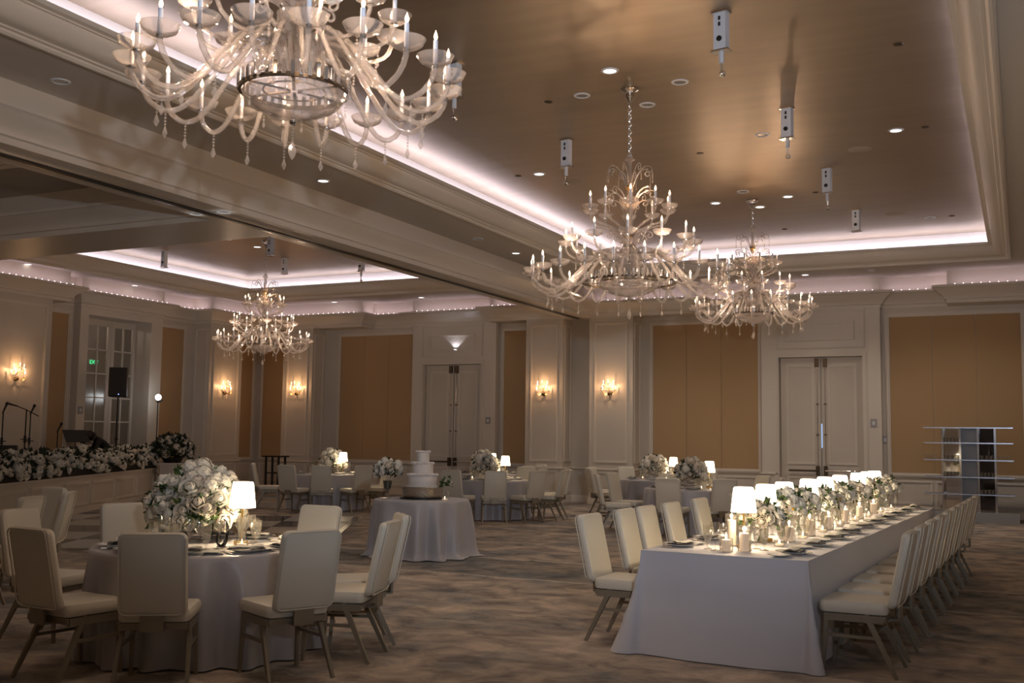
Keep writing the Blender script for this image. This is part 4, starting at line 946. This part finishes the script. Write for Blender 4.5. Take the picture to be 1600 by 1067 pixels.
def pendant_mesh(n, big):
    mb = MB(); z = 0
    for k in range(n): mb.ball((0, 0, z-.011), .0085, 6); z -= .022
    mb.lathe([(.001, z-.1*big),(.012*big, z-.085*big),(.024*big, z-.06*big),(.012*big, z-.025*big),(.004, z-.004),(.001, z)], 6)
    return mb.mesh('pendant', CRYSTAL, angle=20)
C_PEN = pendant_mesh(4, .8); C_PENS = pendant_mesh(5, .45); C_PENL = pendant_mesh(5, 1.3)
def arm_mesh(prof, r, name='arm'):
    mb = MB(); P = catmull([(p[0], 0, p[1]) for p in prof], 9); mb.tube(P, r, 15, True, .95, 5, .15); return mb.mesh(name, ROPE, angle=80)
def chandelier(x, y, z0, k, label, rr, nlow, nmid, ntop, rot=0.0, watts=10.0):
    """z0 = height of the drip cups of the lowest ring; k = ring radius of the lowest candles"""
    t = thing('crystal_chandelier', (x, y, z0), label, 'chandelier', 'crystal chandeliers', rot)
    H = ZC - z0
    mb = MB(); mb.lathe([(.0,H-.001),(.105,H-.001),(.11,H-.02),(.06,H-.05),(.05,H-.10),(.055,H-.11),(.03,H-.15),(.0,H-.19)], 20); mb.build('canopy', STEEL, t)
    mb = MB(); zt = H-.19; q = 0
    while zt > 1.50:
        mb.tube([(.018*cos(a)*(1 if q % 2 else .25), .018*cos(a)*(.25 if q % 2 else 1), zt-.028+.03*sin(a)) for a in [2*pi*i/10 for i in range(11)]], .005, 5, False); zt -= .046; q += 1
    o = mb.build('chain', STEEL, t); 
    # stem: turned glass column with metal and amber collars
    mb = MB(); mb.lathe([(.012,1.52),(.03,1.50),(.05,1.46),(.065,1.44),(.03,1.42),(.022,1.36),(.028,1.22),(.045,1.12),(.03,1.08),(.022,1.02),(.03,.90),(.05,.82),(.035,.76),(.028,.66),(.05,.58),(.075,.52),(.05,.46),(.03,.42),(.032,.28),(.06,.18),(.035,.12),(.03,.0)], 14); mb.build('glass_column', ROPE, t)
    mb = MB(); mb.ball((0,0,1.10), .05, 12); mb.ball((0,0,.49), .055, 12); mb.build('collar', BRASS, t)
    mb = MB(); mb.lathe([(.02,.70),(.06,.71),(.10,.75),(.125,.80),(.12,.80),(.095,.755),(.055,.715),(.02,.705)], 20, (0,0,.12)); mb.build('upper_bowl', CRYSTAL, t)
    mb = MB(); mb.lathe([(.02,.36),(.07,.38),(.11,.42),(.13,.46),(.125,.46),(.105,.425),(.065,.388),(.02,.37)], 20); mb.build('middle_bowl', CRYSTAL, t)
    # metal ring with prisms and the glass dish below
    mb = MB(); mb.lathe([(rr-.02,-.07),(rr,-.07),(rr,-.045),(rr-.02,-.045),(rr-.02,-.07)], 40); mb.lathe([(rr*.55,-.06),(rr*.57,-.06),(rr*.57,-.05),(rr*.55,-.05),(rr*.55,-.06)], 32)
    for j in range(6): a = j*pi/3; mb.bar((.03*cos(a), .03*sin(a), -.055), ((rr-.01)*cos(a), (rr-.01)*sin(a), -.055), .02, .008)
    rg = mb.build('metal_ring', BRONZE, t)
    n = int(rr*120); mb = MB()
    for j in range(n):
        a = 2*pi*j/n; ca, sa = cos(a), sin(a); mb.bar(((rr+.004)*ca, (rr+.004)*sa, -.06), ((rr+.004)*ca, (rr+.004)*sa, .025), .024, .010, None, None, (ca, sa, 0.01))
    o = mb.build('prism_band', CHROME, rg, smooth=False)
    rd = min(rr*.92, .36)
    mb = MB(); mb.lathe([(rd,-.075),(rd*.97,-.10),(rd*.8,-.155),(rd*.5,-.20),(rd*.2,-.225),(.03,-.235),(.03,-.24),(rd*.2,-.232),(rd*.52,-.207),(rd*.83,-.16),(rd,-.10),(rd+.006,-.075)], 28); mb.build('glass_dish', CRYSTAL, t)
    mb = MB(); mb.ball((0,0,-.255), .028, 10); fin = mb.build('finial', CHROME, t); inst('pendant', C_PENL, fin, (0, 0, -.27))
    s = k/1.0
    A_low = arm_mesh([(.10,.10),(.15*s,.24),(.26*s,.31),(.38*s,.24),(.55*s,.03),(.70*s,-.14),(.83*s,-.185),(.94*s,-.13),(.992*s,-.05),(1.0*s,.0)], .0165)
    A_mid = arm_mesh([(.05,.40),(.14,.30),(.30*s,.24),(.48*s,.22),(.60*s,.27),(.645*s,.34),(.65*s,.38)], .013)
    A_top = arm_mesh([(.04,.50),(.12,.56),(.22*s,.62),(.34*s,.66),(.40*s,.72),(.42*s,.80)], .012)
    def ring(n, R, z, me, off, cup=1.0, pen=None, skip=()):
        for j in range(n):
            if j in skip: continue
            a = 2*pi*(j+off)/n
            o = inst('arm', me, t, (0, 0, 0), (0, 0, a))
            c = inst('drip_cup', C_CUP, o, (R, 0, z), None, cup); inst('socket', C_SOCK, o, (R, 0, z)); inst('candle_tube', C_CAN, o, (R, 0, z))
            inst('flame_bulb', C_FL, o, (R, 0, z+.167))
            if pen: inst('pendant', pen, o, (R*.84, 0, z-.20 if me is A_low else z-.13))
    ring(nlow, 1.0*s, 0, A_low, 0, 1.0, C_PEN); ring(nmid, .65*s, .38, A_mid, .5, .95, C_PENS); ring(ntop, .42*s, .80, A_top, 0, .85)
    # scrolls: curled glass branches without candles
    def scroll(prof, r, cx, cz, rs, a0):
        mb = MB(); P = [Vector((p[0], 0, p[1])) for p in prof]; mb.tube(catmull(P, 5)+[Vector(p) for p in spiral(rs, 1.1, 14, cx, cz, a0, -1)][1:], r, 6); return mb.mesh('scroll', ROPE, angle=80)
    up = scroll([(.02,1.02),(.06,1.16),(.12,1.28),(.19,1.345)], .007, .235, 1.30, .055, radians(135))
    md = scroll([(.02,.78),(.07,.92),(.14,1.02),(.22,1.065)], .008, .27, 1.02, .055, radians(135))
    lo = scroll([(.03,.62),(.07,.80),(.11,.90),(.15,.935)], .008, .185, .90, .045, radians(135))
    sm = scroll([(.05,.42),(.12,.52),(.18,.56),(.22,.555)], .009, .24, .51, .045, radians(115))
    for me, n, off, px, pz in ((up, 8, 0, .285, 1.285), (md, 8, .5, .32, 1.0), (lo, 6, .25, None, 0), (sm, 8, .3, None, 0)):
        for j in range(n):
            o = inst('scroll', me, t, (0, 0, 0), (0, 0, 2*pi*(j+off)/n))
            if px: inst('pendant', C_PENS, o, (px, 0, pz))
    for j in range(8):
        a = 2*pi*(j+.5)/8; inst('crystal_drop', C_PENS, t, (rd*1.02*cos(a), rd*1.02*sin(a), -.08))
    for j in range(4):
        a = pi/4+j*pi/2+rot; point('chandelier_glow', (x+.72*s*cos(a), y+.72*s*sin(a), z0+.22), watts, CANDLE, .02)
    point('chandelier_glow', (x+.12, y, z0+1.02), watts*.3, (1, .55, .28), .02)
    return t
chandelier(-4.2, 5.4, 3.86, 1.0, 'crystal chandelier nearest the camera, cut by the top of the picture', .355, 20, 12, 10, .1, 16)
chandelier(-4.2, 11.93, 3.52, 1.18, 'big middle crystal chandelier with a wide ring, over the floor between the tables', .57, 22, 12, 10, .05, 14)
chandelier(-4.2, 18.45, 3.87, 1.0, 'far crystal chandelier in the right half, above the head table end', .355, 20, 12, 10, .2, 12)
chandelier(-14.93, 18.4, 3.60, .98, 'crystal chandelier in the left half beyond the partition beam', .355, 20, 12, 10, .0, 11)

# ------------------------------------------------------------ wall sconces
mb = MB(); mb.ball((0, -.05, 0), .06, 14); mb.lathe([(.0,0),(.075,0)], 16); S_BALL = None
def sconce(p, rz, label):
    t = thing('wall_sconce', p, label, 'sconce', 'candle sconces', rz)
    mb = MB(); mb.ball((0, -.045, -.02), .055, 14); mb.bar((0, -.045, -.05), (0, -.02, .02), .09, .02); mb.build('backplate', BRONZE, t)
    mb = MB(); mb.tube([(0,-.05,.02),(0,-.06,.13)], .008, 6); mb.build('centre_stem', BRASS, t)
    for j, (a, R, zz) in enumerate(((-75,.18,.06),(-40,.19,.03),(40,.19,.03),(75,.18,.06),(-62,.15,.20),(0,.12,.22),(62,.15,.20))):
        ex, ey = R*sin(radians(a)), -.05-R*cos(radians(a))*.8
        mb = MB(); mb.tube(catmull([(0,-.05,.0 if zz < .1 else .1),(ex*.5,ey*.6-.02,zz-.09),(ex*.9,ey,zz-.07),(ex,ey,zz-.01)], 4), .006, 6); o = mb.build('arm', BRASS, t)
        inst('drip_cup', C_CUP, o, (ex, ey, zz-.02), None, .36); mb = MB(); mb.tube([(ex,ey,zz-.01),(ex,ey,zz+.06)], .008, 8); mb.build('candle_tube', CANW, o)
        inst('flame_bulb', C_FL, o, (ex, ey, zz+.06), None, .75)
    for ex in (-.07, 0, .07): inst('pendant', C_PENS, t, (ex, -.08, -.06))
    R = Matrix.Rotation(rz, 3, 'Z')
    for v in ((-.12,-.17,.18),(.12,-.17,.18)): point('sconce_glow', Vector(p)+R @ Vector(v), 3.3, (1, .55, .26), .015)
sconce((-10.85, 24.4, 2.72), 0, 'lit candle sconce on the pilaster left of the partition pocket'); sconce((-9.08, 24.4, 2.72), 0, 'lit candle sconce on the pilaster right of the partition pocket')
sconce((-18.52, 24.4, 2.78), 0, 'lit candle sconce on the back pilaster right of the corner'); sconce((-19.9, 22.9, 2.74), pi/2, 'lit candle sconce on the corner pier of the left wall')
sconce((-19.9, 16.15, 2.76), pi/2, 'lit candle sconce at the left edge of the picture')

# ------------------------------------------------------------ glass display shelf on the right
sh = thing('display_shelf', (-1.0, 23.95, 0), 'chrome shelf unit with projecting shelves of glasses at the right wall', 'shelf')
mb = MB(); mb.box(-.92, .92, -.28, .28, 0, .20); mb.build('plinth', GREYP, sh, smooth=False)
for xx in (-.50, -.16, .18, .50):
    mb = MB(); mb.box(xx-.02, xx+.02, -.18, .18, .20, 1.93); mb.build('upright', CHROME, sh, smooth=False)
for z in (.55, .90, 1.25, 1.60, 1.915):
    mb = MB(); mb.box(-.86, .84, -.20, .20, z-.012, z+.012); mb.build('shelf_board', mat('shelf_steel', (.42,.44,.50), .25, metal=.9) if z == .55 else bpy.data.materials['shelf_steel'], sh, smooth=False)
for (x0, x1), mt in (((-.48,-.18), MIRROR), ((-.14,.16), GREYP), ((.20,.48), mat('smoked_mirror', (.12,.12,.13), .05, metal=1))):
    for za, zb in ((.22,.535),(.565,.885),(.915,1.235),(1.265,1.585),(1.615,1.90)):
        mb = MB(); mb.box(x0, x1, .14, .155, za, zb); mb.build('back_panel', mt, sh, smooth=False)
mb = MB(); mb.lathe([(.0,.002),(.03,.002),(.036,.09),(.034,.09),(.028,.008),(.0,.008)], 10); M_TUMB = mb.mesh('tumbler', GLASS)
nm = {1.60: 'top', 1.25: 'second', .90: 'third', .55: 'fourth'}
for z, xs, bay_ in ((1.60, (-.44,-.37,-.30,-.23), 'left bay'), (1.25, (-.44,-.36,-.28,-.22), 'left bay'), (.90, (-.45,-.38,-.31,-.24), 'left bay'), (.90, (.23,.30,.37,.44), 'right bay'), (.55, (.23,.30,.37,.44), 'right bay'), (1.25, (.24,.33,.42), 'right bay'), (1.25, (-.82,-.74,-.66,-.58), 'left overhang'), (1.25, (.58,.66,.74), 'right overhang')):
    for j, xx in enumerate(xs):
        tag(inst('tumbler', M_TUMB, None, (-1.0+xx, 23.95-.08, z+.012)), 'front tumbler row in the %s of the shelf unit, %s level of glasses' % (bay_, nm[z]), 'glass', 'tumblers on the shelf unit')
        if 'overhang' not in bay_: tag(inst('tumbler', M_TUMB, None, (-1.0+xx+.03, 23.95+.06, z+.012)), 'rear tumbler row in the %s of the shelf unit, %s level of glasses' % (bay_, nm[z]), 'glass', 'tumblers on the shelf unit')
tag(inst('bottle', (lambda mb: (mb.lathe([(.0,.0),(.034,.002),(.035,.16),(.012,.22),(.012,.29),(.0,.29)], 12), mb.mesh('bottle', GLASS))[1])(MB()), None, (-.62, 23.93, 1.262)), 'clear bottle standing in the right bay of the shelf unit', 'bottle')

# ------------------------------------------------------------ black stand table near the corner
ht = thing('folding_stand', (-18.42, 23.4, 0), 'tall black wooden stand by the back wall in the left corner', 'stand', None, .1)
mb = MB(); mb.box(-.29, .29, -.22, .22, .98, 1.015); mb.build('top', BLACK, ht, smooth=False)
for sx in (-.20, .20):
    for sy in (-.16, .16): mb = MB(); mb.bar((sx, sy, 1.0), (sx*.95, sy, 0), .045); mb.build('leg', BLACK, ht, smooth=False)
mb = MB(); mb.bar((-.2,-.16,.55),(.2,-.16,.55), .03); mb.bar((-.2,.16,.55),(.2,.16,.55), .03); mb.bar((-.2,-.16,.2),(.2,-.16,.2), .03); mb.build('cross_rail', BLACK, ht, smooth=False)

# ------------------------------------------------------------ band gear and the musician behind the flowers
ZP = .25
def pole(mb, p, h, legs=.32, r=.014):
    mb.tube([(0,0,.28),(0,0,h)], r, 8)
def tripod(t, h, legs=.32, r=.014, name='pole'):
    mb = MB(); mb.tube([(0,0,.12),(0,0,h)], r, 8); mb.build(name, BLACKM, t)
    for j in range(3):
        a = j*2.094+.4; mb = MB(); mb.tube([(0,0,.34),(legs*cos(a), legs*sin(a), .008)], r*.7, 6); mb.build('leg', BLACKM, t)
ps = thing('speaker_stand', (-19.36, 18.6, ZP), 'tripod stand holding the loudspeaker behind the band front', 'stand'); tripod(ps, 2.18, .38, .02)
mb = MB(); mb.tube([(0,0,1.15),(0,0,1.22)], .032, 8); mb.tube([(0,0,1.18),(.09,-.02,1.18)], .010, 6); mb.build('clamp_knob', BLACK, ps)
sk = thing('loudspeaker', (-19.36, 18.6, ZP+2.18), 'black loudspeaker box on a stand before the french doors', 'speaker', None, radians(38))
mb = MB(); slab(mb, .42, .70, .34, .03, .02, lambda u, v, w: (u*(1-.10*(w/.34)), w-.17, v+.35), 3); mb.build('cabinet', BLACK, sk)
mb = MB(); mb.box(-.18, .18, -.178, -.168, .04, .66); mb.build('grille', mat('speaker_mesh', (.02,.02,.02), .7, bump=(300,.5)), sk, smooth=False)
mb = MB(); mb.lathe([(.0,0),(.012,0)], 8); o = inst('power_light', mb.mesh('power_light', glow('blue_led', (.15,.2,1), 4, False)), sk, (.03, -.180, .06), (pi/2, 0, 0))
ls = thing('led_light_stand', (-19.85, 20.40, .30), 'thin black stand with a bright round white stage light', 'lamp'); tripod(ls, 2.10, .3, .012)
mb = MB(); mb.ball((0,0,2.2), .075, 16); mb.build('lit_head', glow('stage_light', (.93,.97,1), 9, False), ls)
mb = MB(); mb.lathe([(.07,2.10),(.03,2.08),(.02,2.06)], 12); mb.bar((.04,0,2.08),(.15,0,2.12), .03); mb.build('yoke', BLACK, ls)
point('stage_light_glow', (-19.7, 20.25, 2.5), 1.5, (.9,.95,1), .05)
def mic_stand(x, y, h, boom, label, rz=0, clip=True):
    t = thing('microphone_stand', (x, y, ZP), label, 'microphone stand', 'microphone stands of the band', rz); tripod(t, h, .30, .013)
    if boom:
        mb = MB(); mb.tube([(.24,0,h-.13),(0,0,h),(-.20,0,h+.08)], .011, 6); mb.build('boom', BLACKM, t)
        e = Vector((-.20, 0, h+.08)); d = Vector((-.9, 0, .25)).normalized()
    else: e = Vector((0, 0, h)); d = Vector((.35, 0, .8)).normalized()
    mb = MB(); mb.tube([e-d*.04, e+d*.14], [.013, .022], 8); mb.ball(e+d*.17, .034, 10); mb.build('microphone', BLACK, t)
    mb = MB(); mb.tube([(0,0,h*.62),(0,0,h*.70)], .026, 8); mb.tube([(-.09,0,h*.66),(.09,0,h*.66)], .010, 6); mb.build('clutch', BLACK, t)
    return t
mic_stand(-18.27, 14.6, 1.72, False, 'straight microphone stand at the left edge of the picture', .3); mic_stand(-18.58, 15.4, 1.78, True, 'boom microphone stand with its arm tilted, left of the music stand', .9)
mic_stand(-18.81, 15.7, 1.72, False, 'plain pole stand close behind the boom microphone stand', .5); mic_stand(-19.13, 16.7, 1.36, False, 'short microphone stand just left of the music stand', .6)
ms = thing('music_stand', (-19.25, 17.3, ZP), 'black music stand with a tilted desk behind the flowers', 'music stand', None, radians(60)); tripod(ms, 1.14, .28, .012)
mb = MB(); mb.add([(-.28,.06,1.38),(.24,.06,1.38),(.29,-.10,1.12),(-.22,-.10,1.12),(-.28,.072,1.385),(.24,.072,1.385),(.29,-.088,1.125),(-.22,-.088,1.125)],[(0,1,2,3),(7,6,5,4),(0,4,5,1),(1,5,6,2),(2,6,7,3),(3,7,4,0)]); mb.box(-.22,.30,-.16,-.09,1.11,1.125); mb.build('desk', BLACK, ms, smooth=False)
am = thing('amplifier', (-18.75, 15.1, ZP), 'small black amplifier box behind the flowers at the left', 'amplifier', None, .8)
mb = MB(); slab(mb, .42, 1.05, .28, .02, .015, lambda u, v, w: (u, w-.14, v+.525), 2); mb.build('cabinet', BLACK, am)
mb = MB(); mb.box(-.18, .18, -.150, -.139, .05, .5); mb.build('grille', bpy.data.materials['speaker_mesh'], am, smooth=False)
# musician: bent forward over the gear, dark clothes, dark hair
pe = thing('person', (-19.0, 17.95, ZP), 'person in black bending forward behind the flowers, dark hair falling', 'person', None, radians(58))
def skin(name, verts, edges, radii, mt, parent, root=0, sub=2):
    me = bpy.data.meshes.new(name); me.from_pydata(verts, edges, []); o = bpy.data.objects.new(name, me); COL.objects.link(o)
    md = o.modifiers.new('skin', 'SKIN'); md.use_smooth_shade = True; sm_ = o.modifiers.new('sub', 'SUBSURF'); sm_.levels = sub; sm_.render_levels = sub
    for i, r in enumerate(radii):
        d = me.skin_vertices[0].data[i]; d.radius = (r, r) if not isinstance(r, tuple) else r; d.use_root = (i == root)
    me.materials.append(mt); o.parent = parent; return o
SKINM = mat('skin', (.52, .34, .25), .5, noise=((.48,.30,.22), 30, (1,1,1), .3)); CLOTHK = mat('black_clothes', (.014,.013,.014), .75, noise=((.008,.008,.008), 20, (1,1,1), .3)); HAIR = mat('dark_hair', (.022,.014,.010), .5, noise=((.01,.006,.004), 60, (1,1,4), .3))
# local frame: -x is towards the music stand (the way the person bends)
V = [(0.10,0,.84),(.01,0,1.02),(-.15,0,1.18),(-.27,0,1.235),(-.37,0,1.235),(-.43,0,1.19),
     (-.17,.17,1.15),(-.23,.24,.97),(-.42,.20,.84),(-.17,-.17,1.15),(-.25,-.24,.97),(-.44,-.20,.85),
     (.10,.11,.74),(.02,.12,.45),(.06,.12,.06),(-.08,.13,.035),(.10,-.11,.74),(.02,-.12,.45),(.06,-.12,.06),(-.08,-.13,.035)]
E_ = [(0,1),(1,2),(2,3),(3,4),(4,5),(2,6),(6,7),(7,8),(2,9),(9,10),(10,11),(0,12),(12,13),(13,14),(14,15),(0,16),(16,17),(17,18),(18,19)]
RR = [.135,.125,.125,.058,.095,.078,.072,.048,.033,.072,.048,.033,.095,.062,.042,.035,.095,.062,.042,.035]
bo = skin('body', V, E_, RR, SKINM, pe)
bpy.context.view_layer.update(); bme = bpy.data.meshes.new_from_object(bo.evaluated_get(bpy.context.evaluated_depsgraph_get())); bpy.data.objects.remove(bo)
bme.materials.clear(); bme.materials.append(SKINM); bme.materials.append(CLOTHK)
for f in bme.polygons:      # sleeves, jacket and trousers; skin only at the head, neck and hands
    c = f.center; f.material_index = 0 if (c.x < -.285 and c.z > 1.08 and abs(c.y) < .14) or (c.x < -.375 and c.z < .95 and abs(c.y) > .1) or c.z < .02 else 1
inst('body', bme, pe)
skin('shoe', [(.08,.12,.05),(-.12,.135,.035)], [(0,1)], [.05,.042], BLACK, pe); skin('shoe', [(.08,-.12,.05),(-.12,-.135,.035)], [(0,1)], [.05,.042], BLACK, pe)
mb = MB(); mb.ball((-.375,0,1.265), .125, 18, .95)
for s, l in ((-.08,.30),(-.04,.36),(0,.38),(.04,.35),(.08,.28)):
    mb.tube(catmull([(-.36,s,1.34),(-.46,s*1.1,1.28),(-.495,s*1.2,1.18),(-.50,s*1.15,1.32-l)], 4), [.03]*3+[.042]*4+[.045]*3+[.04,.03,.012], 8)
    mb.tube(catmull([(-.30,s,1.33),(-.27,s*1.4,1.25),(-.31,s*1.9,1.15)], 4), [.03]*2+[.045]*4+[.03,.02,.01], 8)
mb.build('hair', HAIR, pe, fix=False)
mb = MB(); mb.ball((-.472,.035,1.205), .012, 8); mb.ball((-.472,-.035,1.205), .012, 8); mb.build('eyes', BLACK, pe)
mb = MB(); mb.lathe([(.0,0),(.014,.006),(.010,.03),(.0,.034)], 8, (-.488,0,1.175)); mb.build('nose', SKINM, pe)
for s in (-1, 1):
    base = Vector((-.42, s*.20, .845))
    for q in range(4):
        o_ = Vector((-.03, (q-1.5)*.019, 0)); L = (.062,.072,.068,.054)[q]
        skin('finger', [base+o_*.5, base+o_+Vector((-.03,0,-.004)), base+o_+Vector((-.03-L*.5,0,-.018)), base+o_+Vector((-.03-L*.8,0,-.045))], [(0,1),(1,2),(2,3)], [.012,.009,.008,.007], SKINM, pe, 0, 1)
    skin('thumb', [base, base+Vector((-.03,-s*.03,-.005)), base+Vector((-.06,-s*.04,-.02))], [(0,1),(1,2)], [.012,.010,.008], SKINM, pe, 0, 1)
